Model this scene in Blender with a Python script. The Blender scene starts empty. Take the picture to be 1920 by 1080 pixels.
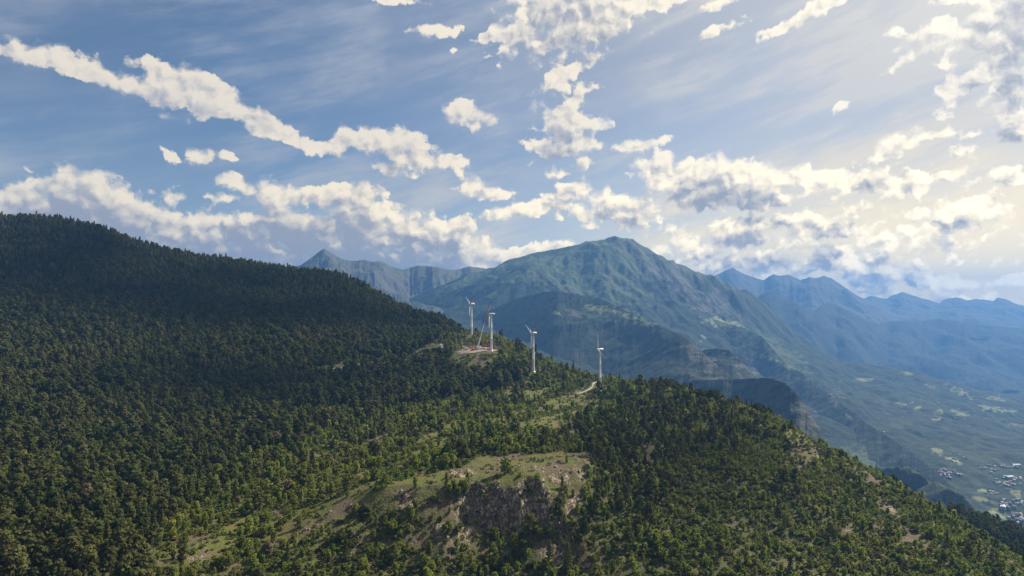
import bpy, bmesh, math, random
import numpy as np
from mathutils import Vector, Matrix

random.seed(7)
RNG = np.random.default_rng(11)
scene = bpy.context.scene
COL = scene.collection

# ------------------------------------------------------------------ camera model
F = 1297.0                      # focal length in photo pixels (1920 wide)
PITCH = math.atan(40 / F)       # the horizon lies 40 px under the centre of the photo
CP, SP = math.cos(PITCH), math.sin(PITCH)


def ray(px, py):
    xc, yc = (px - 960) / F, -(py - 540) / F
    return np.array([xc, CP - yc * SP, SP + yc * CP])


def P(px, py, d):
    r = ray(px, py)
    return r * (d / r[1])


def project(x, y, z):
    """world -> photo pixels (arrays)"""
    yc_f = y * CP + z * SP
    yc_u = -y * SP + z * CP
    return 960 + F * x / yc_f, 540 - F * yc_u / yc_f


cam_data = bpy.data.cameras.new('camera')
cam = bpy.data.objects.new('camera', cam_data)
COL.objects.link(cam)
cam_data.sensor_width = 36
cam_data.lens = 36 * F / 1920
cam_data.clip_start = 1
cam_data.clip_end = 60000
cam.rotation_euler = (math.pi / 2 + PITCH, 0, 0)
scene.camera = cam

SUN_AZ, SUN_EL = 55.0, 38.0     # degrees right of the view axis, above the horizon
SUN_DIR = np.array([math.sin(math.radians(SUN_AZ)) * math.cos(math.radians(SUN_EL)),
                    math.cos(math.radians(SUN_AZ)) * math.cos(math.radians(SUN_EL)),
                    math.sin(math.radians(SUN_EL))])


# ------------------------------------------------------------------ numpy noise
def _hash(ix, iy, seed=0):
    n = (ix.astype(np.int64) * 374761393 + iy.astype(np.int64) * 668265263 + seed * 1274126177) & 0xFFFFFFFF
    n = ((n ^ (n >> 13)) * 1274126177) & 0xFFFFFFFF
    n = ((n ^ (n >> 16)) * 2246822519) & 0xFFFFFFFF
    n = n ^ (n >> 15)
    return (n & 0xFFFFFF) / float(0xFFFFFF)


def vnoise(x, y, seed=0):
    ix, iy = np.floor(x), np.floor(y)
    fx, fy = x - ix, y - iy
    ux, uy = fx * fx * fx * (fx * (fx * 6 - 15) + 10), fy * fy * fy * (fy * (fy * 6 - 15) + 10)
    a, b = _hash(ix, iy, seed), _hash(ix + 1, iy, seed)
    c, d = _hash(ix, iy + 1, seed), _hash(ix + 1, iy + 1, seed)
    return (a + (b - a) * ux) * (1 - uy) + (c + (d - c) * ux) * uy


def fbm(x, y, octaves=5, seed=0, gain=0.5):
    v, a, t = 0.0, 1.0, 0.0
    for o in range(octaves):
        v = v + a * vnoise(x, y, seed + o * 17)
        t += a
        a *= gain
        x, y = x * 1.93 * 0.96 - y * 1.93 * 0.28, x * 1.93 * 0.28 + y * 1.93 * 0.96
    return v / t


def ss(a, b, x):
    t = np.clip((x - a) / (b - a), 0, 1)
    return t * t * (3 - 2 * t)


def _erosion_cell(px, py, dx, dy, seed):
    ix, iy = np.floor(px), np.floor(py)
    fx, fy = px - ix, py - iy
    v = np.zeros_like(px); gx = np.zeros_like(px); gy = np.zeros_like(px); wt = np.zeros_like(px)
    f = 2 * math.pi
    for i in range(-2, 2):
        for j in range(-2, 2):
            hx = _hash(ix - i, iy - j, seed) * 0.5
            hy = _hash(ix - i, iy - j, seed + 5) * 0.5
            ox, oy = fx + i - hx, fy + j - hy
            w = np.exp(-(ox * ox + oy * oy) * 2.0)
            m = (ox * dx + oy * dy) * f
            v += np.cos(m) * w
            s = -np.sin(m) * w
            gx += s * dx; gy += s * dy
            wt += w
    return v / wt, gx / wt, gy / wt


def erode(x, y, gx, gy, freq, amp, octaves=4, seed=0, fade=(0.05, 0.5)):
    """gullies that run down the slope (gx, gy); returns a height offset"""
    sl = np.hypot(gx, gy) + 1e-6
    k = ss(fade[0], fade[1], sl)
    dx0, dy0 = gy / sl, -gx / sl
    h = np.zeros_like(x)
    ax = np.zeros_like(x); ay = np.zeros_like(x)
    a = 1.0
    for o in range(octaves):
        dx, dy = dx0 + ay * 0.9, dy0 - ax * 0.9
        v, ex, ey = _erosion_cell(x * freq, y * freq, dx, dy, seed + o * 31)
        h += v * a
        ax += ex * a; ay += ey * a
        a *= 0.5
        freq *= 2.0
    return h * amp * k


class RBF:
    def __init__(self, pts, smooth=0.0, kernel='linear', scale=1000.0):
        p = np.array(pts, float)
        self.c = p[:, :2] / scale
        self.scale, self.kernel = scale, kernel
        n = len(p)
        A = self.k(np.hypot(self.c[:, None, 0] - self.c[None, :, 0], self.c[:, None, 1] - self.c[None, :, 1]))
        A += np.eye(n) * smooth * (-1 if kernel == 'linear' else 1)
        Q = np.c_[np.ones(n), self.c]
        M = np.zeros((n + 3, n + 3))
        M[:n, :n] = A; M[:n, n:] = Q; M[n:, :n] = Q.T
        self.w = np.linalg.solve(M, np.r_[p[:, 2], 0, 0, 0])

    def k(self, r):
        return r if self.kernel == 'linear' else r ** 1.5 if self.kernel == 'mid' else np.where(r > 0, r * r * np.log(np.maximum(r, 1e-9)), 0)

    def __call__(self, x, y):
        sh = np.shape(x)
        x, y = np.ravel(x) / self.scale, np.ravel(y) / self.scale
        out = np.zeros_like(x)
        n = len(self.c)
        for i in range(0, len(x), 20000):
            s = slice(i, i + 20000)
            K = self.k(np.hypot(x[s, None] - self.c[None, :, 0], y[s, None] - self.c[None, :, 1]))
            out[s] = K @ self.w[:n] + self.w[n] + self.w[n + 1] * x[s] + self.w[n + 2] * y[s]
        return out.reshape(sh)


# ------------------------------------------------------------------ near hill: height function
NEAR = [  # photo column, photo row, depth in metres
    (-300, 1080, 330), (0, 1080, 340), (200, 1080, 350), (400, 1080, 365), (600, 1080, 380), (800, 1080, 392), (950, 1080, 398),
    (1100, 1080, 400), (1300, 1080, 400), (1500, 1080, 410), (1700, 1080, 425), (1900, 1080, 450),
    (0, 960, 430), (200, 960, 440), (400, 960, 455), (560, 960, 452), (640, 950, 440), (720, 912, 446), (850, 902, 450),
    (940, 905, 447), (1010, 900, 450), (1085, 862, 492), (900, 870, 487), (1000, 860, 502), (760, 895, 468),
    (1160, 900, 505), (1200, 1000, 442), (1300, 900, 520), (1450, 900, 540), (1600, 930, 545), (1600, 1000, 480),
    (1750, 1000, 500), (1400, 1000, 455), (1850, 1050, 468),
    (1250, 728, 930), (1300, 741, 880), (1400, 773, 800), (1500, 808, 730), (1600, 870, 650), (1680, 912, 600), (1760, 962, 560),
    (1850, 1015, 520), (1920, 1062, 490), (2050, 1150, 450),
    (1300, 800, 700), (1200, 800, 680), (1150, 765, 800), (1400, 830, 640), (1500, 855, 620),
    (1125, 733, 926), (1050, 740, 890), (1000, 697, 977), (900, 740, 860), (900, 790, 700), (800, 800, 680), (1000, 800, 680),
    (1000, 830, 590), (700, 830, 640), (700, 880, 530), (600, 900, 510), (850, 840, 580), (760, 865, 535),
    (640, 785, 770), (700, 742, 870), (800, 712, 930), (870, 694, 960), (940, 672, 1000), (921, 658, 1034), (884, 634, 1250),
    (840, 611, 1400), (825, 609, 1450), (870, 623, 1350), (950, 643, 1200), (1000, 666, 1080), (1050, 690, 1020), (1100, 710, 985),
    (1160, 720, 960),
    (400, 800, 720), (200, 800, 680), (0, 800, 640), (0, 880, 530), (200, 880, 545), (400, 880, 570), (500, 840, 640), (500, 780, 760),
    (640, 690, 1000), (560, 692, 990), (740, 676, 1060), (820, 656, 1100), (0, 700, 820), (200, 720, 840), (400, 720, 900),
    (0, 600, 1050), (200, 600, 1100), (400, 600, 1180), (600, 600, 1250), (700, 622, 1250), (780, 628, 1300), (0, 500, 1300),
    (200, 505, 1350), (350, 532, 1400), (500, 552, 1450), (640, 562, 1450),
    (-250, 418, 1500), (0, 417, 1500), (60, 417, 1500), (120, 424, 1520), (190, 437, 1540), (240, 465, 1550), (290, 482, 1560),
    (350, 488, 1580), (440, 500, 1600), (540, 513, 1620), (640, 524, 1620), (690, 548, 1580), (740, 578, 1530), (790, 605, 1480),
    (-300, 700, 820), (-300, 600, 1050), (-300, 500, 1300), (-300, 880, 530),
]
NEAR_XYZ = [  # photo column, depth, height relative to the camera: the sides nobody sees from here
    (-900, 150, -190), (-300, 150, -190), (300, 150, -200), (960, 150, -215), (1600, 150, -215), (2200, 150, -215), (3000, 150, -220),
    (960, 20, -240), (-3000, 60, -200), (5000, 60, -250),
    (1300, 1010, -168), (1400, 920, -186), (1500, 840, -196), (1600, 750, -208), (1700, 680, -215), (1920, 570, -232),
    (1250, 1400, -400), (1400, 1350, -430), (1600, 1200, -450), (1750, 1100, -430), (1920, 1000, -420), (2200, 900, -400),
    (900, 1450, -110), (1000, 1280, -165), (1100, 1180, -190), (1200, 1130, -190), (830, 1650, -115), (760, 1750, -90),
    (600, 1950, 0), (400, 1950, 40), (200, 1900, 80), (0, 1850, 120), (-300, 1850, 130),
    (900, 1800, -260), (1000, 1700, -330), (1200, 1600, -400), (1500, 1700, -600), (1900, 1500, -650), (2200, 1400, -650),
    (0, 2600, -200), (500, 2600, -300), (900, 2600, -500), (1200, 2600, -650), (1700, 2600, -850), (2400, 2600, -900), (-500, 2600, -150),
]
RIDGE2 = [(1760, 950, 830), (1790, 964, 800), (1850, 989, 760), (1920, 1019, 720), (2000, 1055, 690)]


def _pts(lst, xyz=()):
    out = [tuple(P(*p)) for p in lst]
    for px, d, z in xyz:
        out.append(((px - 960) / F * d, d, z))
    return out


# rock step under the grassy terrace: a line along its front edge, the ground drops in front of it
EDGE = np.array([P(*p)[:2] for p in [(590, 975, 436), (640, 948, 438), (720, 914, 443), (800, 908, 445), (850, 906, 446), (880, 908, 445), (940, 909, 444),
                                     (1000, 908, 445), (1025, 900, 450), (1060, 884, 466), (1095, 868, 485), (1110, 850, 510)]])
EDGE_H = np.array([1, 2, 3, 3, 4, 11, 16, 13, 6, 6, 5, 1.0])


def edge_sd(x, y):
    """signed distance to the edge (positive in front / outside), height of the drop there"""
    best = np.full(x.shape, 1e9); sgn = np.zeros_like(x); hh = np.zeros_like(x)
    for i in range(len(EDGE) - 1):
        a, b = EDGE[i], EDGE[i + 1]
        ex, ey = b - a
        L2 = ex * ex + ey * ey
        t = np.clip(((x - a[0]) * ex + (y - a[1]) * ey) / L2, 0, 1)
        qx, qy = x - (a[0] + t * ex), y - (a[1] + t * ey)
        d = np.hypot(qx, qy)
        m = d < best
        best = np.where(m, d, best)
        sgn = np.where(m, np.sign(qx * ey - qy * ex), sgn)
        hh = np.where(m, EDGE_H[i] + t * (EDGE_H[i + 1] - EDGE_H[i]), hh)
    return best * sgn, hh


def cliff(x, y):
    x = np.asarray(x, float); y = np.asarray(y, float)
    wob = (fbm(x / 13, y / 13, 4, 77) - 0.5) * 17
    d, hh = edge_sd(x, y)
    d = d + wob
    ends = ss(0, 30, np.minimum(np.hypot(x - EDGE[0, 0], y - EDGE[0, 1]), np.hypot(x - EDGE[-1, 0], y - EDGE[-1, 1])))
    st = 0.5 * ss(-1.5, 2.5, d) + 0.5 * ss(3.5, 10, d)          # two ledges
    return -hh * st * (1 - ss(18, 75, d)) * ends


_np_ = _pts(NEAR, NEAR_XYZ) + [tuple(P(*p)) for p in RIDGE2]
_a = np.array(_np_)
_a[:, 2] -= cliff(_a[:, 0], _a[:, 1])
near_rbf = RBF(_a, smooth=0.0004, kernel='mid')


def near_h(x, y):
    h = near_rbf(x, y)
    h = h + (fbm(x / 70, y / 70, 4, 3) - 0.5) * 7 + (fbm(x / 16, y / 16, 3, 9) - 0.5) * 1.6
    return h + cliff(x, y)


# ------------------------------------------------------------------ object helpers
def tag(o, label=None, cat=None, group=None, kind=None):
    if label: o['label'] = label
    if cat: o['category'] = cat
    if group: o['group'] = group
    if kind: o['kind'] = kind
    return o


def mesh_obj(name, verts, faces, mats, parent=None, smooth=False, mat_idx=None):
    me = bpy.data.meshes.new(name)
    me.from_pydata([tuple(v) for v in verts], [], [tuple(f) for f in faces])
    for m in (mats if isinstance(mats, (list, tuple)) else [mats]):
        me.materials.append(m)
    if mat_idx is not None:
        me.polygons.foreach_set('material_index', np.array(mat_idx, np.int32))
    if smooth:
        me.polygons.foreach_set('use_smooth', np.ones(len(me.polygons), bool))
    me.update()
    o = bpy.data.objects.new(name, me)
    COL.objects.link(o)
    if parent: o.parent = parent
    return o


def empty(name, loc=(0, 0, 0), rz=0.0, sc=1.0):
    o = bpy.data.objects.new(name, None)
    COL.objects.link(o)
    o.location = loc
    o.rotation_euler = (0, 0, rz)
    o.scale = (sc, sc, sc)
    o.empty_display_size = 1
    return o


def grid_mesh(name, X, Y, Z, mat, attrs=None, smooth=True):
    n, m = X.shape
    co = np.stack([X, Y, Z], -1).reshape(-1, 3).astype(np.float32)
    idx = np.arange(n * m, dtype=np.int32).reshape(n, m)
    q = np.stack([idx[:-1, :-1], idx[:-1, 1:], idx[1:, 1:], idx[1:, :-1]], -1).reshape(-1, 4)
    me = bpy.data.meshes.new(name)
    me.vertices.add(len(co)); me.vertices.foreach_set('co', co.ravel())
    me.loops.add(q.size); me.loops.foreach_set('vertex_index', q.ravel())
    me.polygons.add(len(q))
    me.polygons.foreach_set('loop_start', np.arange(0, q.size, 4, dtype=np.int32))
    me.polygons.foreach_set('use_smooth', np.full(len(q), smooth))
    me.update(calc_edges=True)
    me.materials.append(mat)
    for k, v in (attrs or {}).items():
        a = me.attributes.new(k, 'FLOAT', 'POINT')
        a.data.foreach_set('value', np.asarray(v, np.float32).ravel())
    o = bpy.data.objects.new(name, me)
    COL.objects.link(o)
    return o


# ------------------------------------------------------------------ shader helpers
class NT:
    """small helper: write node graphs as arithmetic"""
    def __init__(self, tree):
        self.t = tree

    def n(self, typ, **props):
        nd = self.t.nodes.new(typ)
        for k, v in props.items():
            setattr(nd, k, v)
        return nd

    def put(self, sock, v):
        if hasattr(v, 'is_output'):
            self.t.links.new(v, sock)
        elif isinstance(v, (tuple, list)) and len(v) == 3 and sock.type == 'RGBA':
            sock.default_value = (*v, 1)
        else:
            sock.default_value = v

    def m(self, op, a, b=None, c=None, clamp=False):
        nd = self.n('ShaderNodeMath', operation=op, use_clamp=clamp)
        for i, v in enumerate((a, b, c)):
            if v is not None: self.put(nd.inputs[i], v)
        return nd.outputs[0]

    def add(self, a, b): return self.m('ADD', a, b)
    def sub(self, a, b): return self.m('SUBTRACT', a, b)
    def mul(self, a, b): return self.m('MULTIPLY', a, b)

    def v(self, op, a, b=None, out=0, scale=None):
        nd = self.n('ShaderNodeVectorMath', operation=op)
        self.put(nd.inputs[0], a)
        if b is not None: self.put(nd.inputs[1], b)
        if scale is not None: self.put(nd.inputs['Scale'], scale)
        return nd.outputs[out]

    def step(self, lo, hi, x, to0=0.0, to1=1.0):
        nd = self.n('ShaderNodeMapRange', interpolation_type='SMOOTHSTEP')
        self.put(nd.inputs['Value'], x)
        self.put(nd.inputs['From Min'], lo); self.put(nd.inputs['From Max'], hi)
        self.put(nd.inputs['To Min'], to0); self.put(nd.inputs['To Max'], to1)
        return nd.outputs[0]

    def mix(self, f, a, b, blend='MIX'):
        nd = self.n('ShaderNodeMix', data_type='RGBA', blend_type=blend)
        self.put(nd.inputs[0], f); self.put(nd.inputs[6], a); self.put(nd.inputs[7], b)
        return nd.outputs[2]

    def noise(self, vec, scale, detail=4, rough=0.55, out=0, dist=0.0, dim='3D', lac=2.0):
        nd = self.n('ShaderNodeTexNoise', noise_dimensions=dim)
        if vec is not None: self.put(nd.inputs['Vector'], vec)
        nd.inputs['Scale'].default_value = scale
        nd.inputs['Detail'].default_value = detail
        nd.inputs['Roughness'].default_value = rough
        nd.inputs['Lacunarity'].default_value = lac
        nd.inputs['Distortion'].default_value = dist
        return nd.outputs[out]

    def attr(self, name):
        return self.n('ShaderNodeAttribute', attribute_name=name).outputs['Fac']


def new_mat(name):
    m = bpy.data.materials.new(name)
    m.use_nodes = True
    nt = m.node_tree
    nt.nodes.clear()
    out = nt.nodes.new('ShaderNodeOutputMaterial')
    return m, NT(nt), out


def paint(name, col, rough=0.6, metallic=0.0, var=0.08, scale=1.0):
    m, g, out = new_mat(name)
    b = g.n('ShaderNodeBsdfPrincipled')
    pos = g.n('ShaderNodeNewGeometry').outputs['Position']
    f = g.noise(pos, scale, 4, 0.6)
    c2 = tuple(max(0, c * (1 - 4 * var)) for c in col)
    g.put(b.inputs['Base Color'], g.mix(g.step(0.4, 0.75, f), col, c2))
    b.inputs['Roughness'].default_value = rough
    b.inputs['Metallic'].default_value = metallic
    g.put(out.inputs[0], b.outputs[0])
    return m


# ------------------------------------------------------------------ mountains: height functions
MASSIF = [
    # crest of the big massif
    (560, 640, 7200), (680, 600, 6800), (745, 568, 6500), (800, 549, 6400), (850, 531, 6300), (920, 506, 6200), (980, 486, 6000), (1010, 478, 5950),
    (1040, 474, 5900), (1063, 469, 5850), (1074, 464, 5800), (1084, 468, 5780), (1100, 460, 5750), (1120, 454, 5700), (1138, 450, 5650), (1150, 443, 5600),
    (1160, 447, 5600), (1185, 450, 5600), (1200, 462, 5570), (1218, 470, 5550), (1240, 482, 5500), (1258, 490, 5470), (1266, 488, 5450), (1282, 498, 5430), (1305, 512, 5400),
    (1340, 521, 5400), (1362, 530, 5450), (1385, 542, 5500), (1405, 549, 5600), (1420, 557, 5800),
    # foot of the middle mountains (their crest is a sheet of its own)
    (1428, 620, 6900), (1500, 650, 7000), (1560, 660, 7300), (1645, 670, 8000), (1762, 670, 8500), (1920, 680, 8700), (2200, 690, 8800),
    # alpine shoulder above the near spur
    (990, 515, 5200), (1060, 530, 5100), (1150, 556, 4900), (1230, 575, 4800),
    # ground in front of the near spur, down to the gorge behind the near hill
    (840, 575, 5200), (900, 600, 4600), (900, 650, 3600), (860, 680, 3200), (780, 594, 5000), (700, 603, 5600), (1000, 725, 3000), (1150, 790, 2400), (1250, 830, 2150), (1350, 860, 2050), (1000, 780, 2500),
    (1100, 680, 3600), (1200, 720, 3400), (1300, 760, 3300), (1400, 800, 2900), (1470, 850, 2450), (1540, 900, 2150), (1640, 930, 2150), (1700, 950, 2050),
    # ground under the second spur
    (1200, 560, 5000), (1250, 610, 4700), (1330, 680, 4300), (1420, 750, 3800), (1500, 800, 3400), (1580, 870, 2900), (1660, 930, 2500), (1740, 970, 2300),
    # right flank of the massif, the gorge behind the second spur
    (1300, 540, 5300), (1380, 580, 5300), (1420, 610, 5250), (1460, 640, 5150), (1500, 675, 4800), (1540, 715, 4400), (1580, 745, 4050),
    # slopes of the middle mountains and the terraces with the villages
    (1500, 700, 6300), (1550, 712, 5700), (1650, 722, 5900), (1760, 732, 6000), (1920, 742, 5900), (2000, 744, 6000),
    (1600, 715, 4750), (1670, 690, 5300), (1720, 705, 5100), (1740, 708, 5050), (1800, 728, 4950), (1860, 745, 4850), (1920, 762, 4700), (2000, 775, 4600),
    (1640, 745, 4250), (1750, 745, 4400), (1850, 775, 4300), (1920, 795, 4150), (1640, 775, 3900), (1700, 790, 3750), (1780, 800, 3700), (1900, 820, 3600),
    (1690, 812, 3450), (1720, 835, 3180), (1760, 820, 3450), (1800, 850, 3150), (1900, 855, 3150), (1780, 880, 2880), (1850, 895, 2800), (1920, 905, 2750), (2050, 910, 2800),
    (1830, 940, 2520), (1920, 950, 2500), (1860, 970, 2400), (1920, 1000, 2330), (2050, 1000, 2350),
    # wooded knoll at the valley mouth
    (1640, 872, 2150), (1690, 884, 2080), (1720, 890, 2060), (1760, 908, 1980), (1790, 918, 1930), (1812, 930, 1900), (1820, 965, 1880), (1835, 1000, 1850),
    (1700, 930, 1900), (1740, 960, 1850),
    (1900, 1040, 1900), (2000, 1060, 1950),
]
MASSIF_Z = [(1500, 1500, -560), (1700, 1500, -640), (1920, 1500, -680), (1200, 1500, -420), (900, 1500, -420), (400, 1500, -500), (300, 3000, -400), (300, 7000, -250),
            (2300, 1500, -700), (2400, 3000, -650), (2400, 5600, -760), (2400, 8800, -800), (1900, 8000, -930), (2050, 8000, -930), (1760, 7300, -840), (1870, 7300, -840), (2000, 7300, -840), (2200, 7300, -840), (2500, 11500, -400), (2900, 1500, -720), (2900, 3000, -640), (2900, 5600, -760), (2900, 8800, -800), (2900, 11500, -400),
            (700, 11500, -500), (1000, 11500, -500), (1150, 10000, -400), (1400, 11500, -600), (1700, 12400, -600), (2000, 12400, -600), (1150, 8000, 150), (1300, 7800, -50)]
def far_d(d):
    return d + max(0.0, d - 3300.0) * 0.32


# ground that falls away behind each spur, so that the spurs stand clear of what lies behind them
BEHIND = [
          (1640, 872, 2150, 130, 60), (1690, 884, 2080, 130, 70), (1760, 908, 1980, 130, 70), (1812, 930, 1900, 130, 70),
          (1150, 443, 5600, 400, 150), (1240, 482, 5500, 400, 150), (1340, 521, 5400, 400, 150), (1040, 474, 5900, 500, 150), (920, 506, 6200, 500, 150)]
for px_, py_, d_, dd_, drop_ in BEHIND:
    q_ = P(px_ + 8, py_, far_d(d_))
    MASSIF_Z.append((px_ + 14, far_d(d_) + dd_, q_[2] - drop_ * (1.7 if py_ > 600 else 1.0)))
mass_rbf = RBF(_pts([(a_, b_, far_d(c_)) for a_, b_, c_ in MASSIF], MASSIF_Z), smooth=0.0005, kernel='linear')


def polar(u0, u1, nu, y0, y1, ny):
    u = np.linspace(u0, u1, nu)
    y = np.exp(np.linspace(math.log(y0), math.log(y1), ny))
    Y, U = np.meshgrid(y, u, indexing='ij')
    return U * Y, Y


def massif_grid():
    X, Y = polar(-0.42, 1.30, 1480, 1500, 12500, 740)
    wx = (fbm(X / 420, Y / 420, 4, 51) - 0.5) * 190
    wy = (fbm(X / 420, Y / 420, 4, 52) - 0.5) * 190
    damp = ss(1500, 2600, Y)
    B0 = mass_rbf(X, Y)
    crest_w = ss(60, 420, B0) * 0.8
    B = B0 * (0.45 + 0.5 * crest_w) + mass_rbf(X + wx * 0.5 * damp, Y + wy * 0.5 * damp) * (0.55 - 0.5 * crest_w)
    # gradient of the smooth base on the grid
    dBy, dBu = np.gradient(B)
    dXy, dXu = np.gradient(X); dYy, dYu = np.gradient(Y)
    det = dXu * dYy - dXy * dYu
    gx = (dBu * dYy - dBy * dYu) / det
    gy = (dBy * dXu - dBu * dXy) / det
    k = ss(-350, 250, B)
    Z = B + erode(X, Y, gx, gy, 1 / 640, 25, 5, 3, (0.05, 0.45)) * (0.55 + 0.45 * k) + erode(X, Y, gx, gy, 1 / 230, 9, 3, 13, (0.1, 0.5))
    Z += (np.abs(fbm(X / 300, Y / 300, 5, 61) - 0.5) * -110 + 16) * (0.55 + 0.45 * k)
    Z += (fbm(X / 60, Y / 60, 4, 63) - 0.5) * 16 * (0.35 + 0.65 * k)
    low = ss(-250, -450, B) * ss(3000, 3600, Y)
    Z += low * ((fbm(X / 260, Y / 420, 4, 65) - 0.5) * 75 + (fbm(X / 80, Y / 120, 3, 66) - 0.5) * 22)
    return X, Y, Z


MX, MY, MZ = massif_grid()


def grid_sample(x, y):
    """height of the massif sheet at a point"""
    u, ly = x / y, math.log(y)
    fu = (u + 0.42) / 1.72 * 1479
    fy = (ly - math.log(1500)) / (math.log(12500) - math.log(1500)) * 739
    i, j = int(np.clip(fy, 0, 738)), int(np.clip(fu, 0, 1478))
    a, b = fy - i, fu - j
    return float(MZ[i, j] * (1 - a) * (1 - b) + MZ[i + 1, j] * a * (1 - b) + MZ[i, j + 1] * (1 - a) * b + MZ[i + 1, j + 1] * a * b)


def hit_massif(px, py):
    r = ray(px, py)
    for d in np.exp(np.linspace(math.log(1520), math.log(12000), 1000)):
        p = r * (d / r[1])
        if p[2] <= grid_sample(p[0], p[1]): return np.array([p[0], p[1], grid_sample(p[0], p[1])])
    return None


def near_hit(px, py, y0=330, y1=1650):
    r = ray(px, py)
    d = np.arange(y0, y1, 1.0)
    p = r[None] * (d / r[1])[:, None]
    h = near_h(p[:, 0], p[:, 1])
    k = np.argmax(p[:, 2] <= h)
    if p[k, 2] > h[k]: return None
    return np.array([p[k, 0], p[k, 1], h[k]])


def spots(px, py, lst, wob=0.35, seed=200, nx=None, ny=None):
    """soft patches given as (column, row, rx, ry, degrees) -> 0..1"""
    out = np.zeros_like(px)
    for i, (cx, cy, rx, ry, a) in enumerate(lst):
        m = (np.abs(px - cx) < (rx + ry) * 2) & (np.abs(py - cy) < (rx + ry) * 2)
        if not m.any(): continue
        ca, sa = math.cos(math.radians(a)), math.sin(math.radians(a))
        dx, dy = px[m] - cx, py[m] - cy
        d = np.hypot((dx * ca + dy * sa) / rx, (-dx * sa + dy * ca) / ry)
        d = d + (fbm(px[m] / 9, py[m] / 5, 3, seed + i) - 0.5) * 2 * wob
        out[m] = np.maximum(out[m], 1 - ss(0.8, 1.05, d))
    return out


def slope_of(X, Y, Z):
    dBy, dBu = np.gradient(Z)
    dXy, dXu = np.gradient(X); dYy, dYu = np.gradient(Y)
    det = dXu * dYy - dXy * dYu
    return np.hypot((dBu * dYy - dBy * dYu) / det, (dBy * dXu - dBu * dXy) / det)


# ------------------------------------------------------------------ ground materials
def ground_mat(name, forest, grass, rock, meadow, tex=1.0, bump=1.0):
    """cover by the attributes alpine / rock / meadow; texture at the size of trees and boulders"""
    m, g, out = new_mat(name)
    pos = g.n('ShaderNodeNewGeometry').outputs['Position']
    big = g.noise(pos, 0.004 / tex, 5, 0.6)
    mid = g.noise(pos, 0.03 / tex, 5, 0.65)
    fine = g.noise(pos, 0.16 / tex, 3, 0.6)
    fcol = g.mix(g.step(0.38, 0.62, mid), tuple(c * 0.6 for c in forest), tuple(c * 2.3 for c in forest))
    fcol = g.mix(g.step(0.42, 0.62, fine), fcol, tuple(c * 0.55 for c in forest))
    gcol = g.mix(g.step(0.35, 0.65, big), grass, tuple(c * k for c, k in zip(grass, (1.35, 1.1, 1.25))))
    gcol = g.mix(g.mul(g.step(0.5, 0.66, mid), 0.75), gcol, forest)
    rcol = g.mix(g.step(0.3, 0.7, mid), rock, tuple(c * 0.5 for c in rock))
    rcol = g.mix(g.step(0.55, 0.75, fine), rcol, tuple(min(1, c * 1.5) for c in rock))
    mcol = g.mix(g.step(0.35, 0.65, mid), meadow, tuple(c * k for c, k in zip(meadow, (0.75, 0.85, 0.7))))
    c = g.mix(g.attr('alpine'), fcol, gcol)
    c = g.mix(g.attr('rock'), c, rcol)
    c = g.mix(g.attr('meadow'), c, mcol)
    b = g.n('ShaderNodeBsdfPrincipled')
    g.put(b.inputs['Base Color'], c)
    b.inputs['Roughness'].default_value = 0.95
    b.inputs['Specular IOR Level'].default_value = 0.1
    bp = g.n('ShaderNodeBump')
    bp.inputs['Strength'].default_value = 0.8
    bp.inputs['Distance'].default_value = 6.0 * bump
    g.put(bp.inputs['Height'], g.add(g.mul(mid, 1.5), g.mul(fine, 0.8)))
    g.put(b.inputs['Normal'], bp.outputs[0])
    g.put(out.inputs[0], b.outputs[0])
    return m


FOREST = (0.012, 0.021, 0.010)
mat_massif = ground_mat('massif_ground', FOREST, (0.052, 0.078, 0.030), (0.115, 0.107, 0.098), (0.17, 0.18, 0.085), 1.0)
mat_far = ground_mat('far_mountain_ground', (0.014, 0.022, 0.014), (0.06, 0.07, 0.036), (0.08, 0.078, 0.075), (0.17, 0.2, 0.09), 2.5, 2.0)

MEADOWS = [(1135, 580, 42, 6, 8), (1190, 596, 26, 5, 12), (1205, 607, 24, 4, 4), (1160, 605, 10, 3, 0), (1045, 588, 12, 3, 20), (1352, 605, 32, 9, 10), (1320, 632, 10, 3, 20),
           (1322, 600, 5, 2, 20), (1435, 668, 28, 5, 22), (1480, 690, 14, 3, 20), (700, 530, 14, 4, 0), (735, 563, 10, 3, 0), (866, 536, 8, 2, -20),
           (1800, 735, 26, 6, 22), (1622, 712, 16, 3, 0), (1740, 722, 14, 3, 15), (1805, 774, 18, 6, 5), (1758, 772, 12, 5, 0), (1685, 758, 12, 3, 0), (1700, 700, 12, 3, 10),
           (1870, 768, 30, 5, 6), (1870, 748, 18, 4, 10), (1755, 787, 10, 3, 0), (1760, 848, 15, 5, 18), (1790, 865, 14, 5, 25), (1905, 925, 16, 6, 15), (1905, 797, 16, 4, 8),
           (1885, 905, 10, 4, 20), (1880, 965, 24, 8, 15), (1840, 920, 9, 3, 0), (1835, 935, 12, 4, 15), (1870, 945, 30, 3, 20), (1900, 640, 30, 4, 8), (1655, 650, 12, 3, 0),
           (1560, 745, 6, 2, 0), (1590, 780, 8, 3, 40), (1720, 765, 8, 3, -30)]
ROCKS = [(1310, 665, 34, 22, 45), (1400, 680, 36, 24, 30), (1510, 790, 34, 26, 50), (1340, 700, 30, 12, 40), (1240, 510, 60, 26, 38), (1320, 560, 70, 26, 35), (1180, 470, 30, 14, 20),
         (1085, 590, 30, 9, 10), (1060, 540, 20, 10, 30), (1800, 960, 18, 30, 0), (1565, 740, 14, 22, 45), (1780, 862, 18, 8, 20)]

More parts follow.
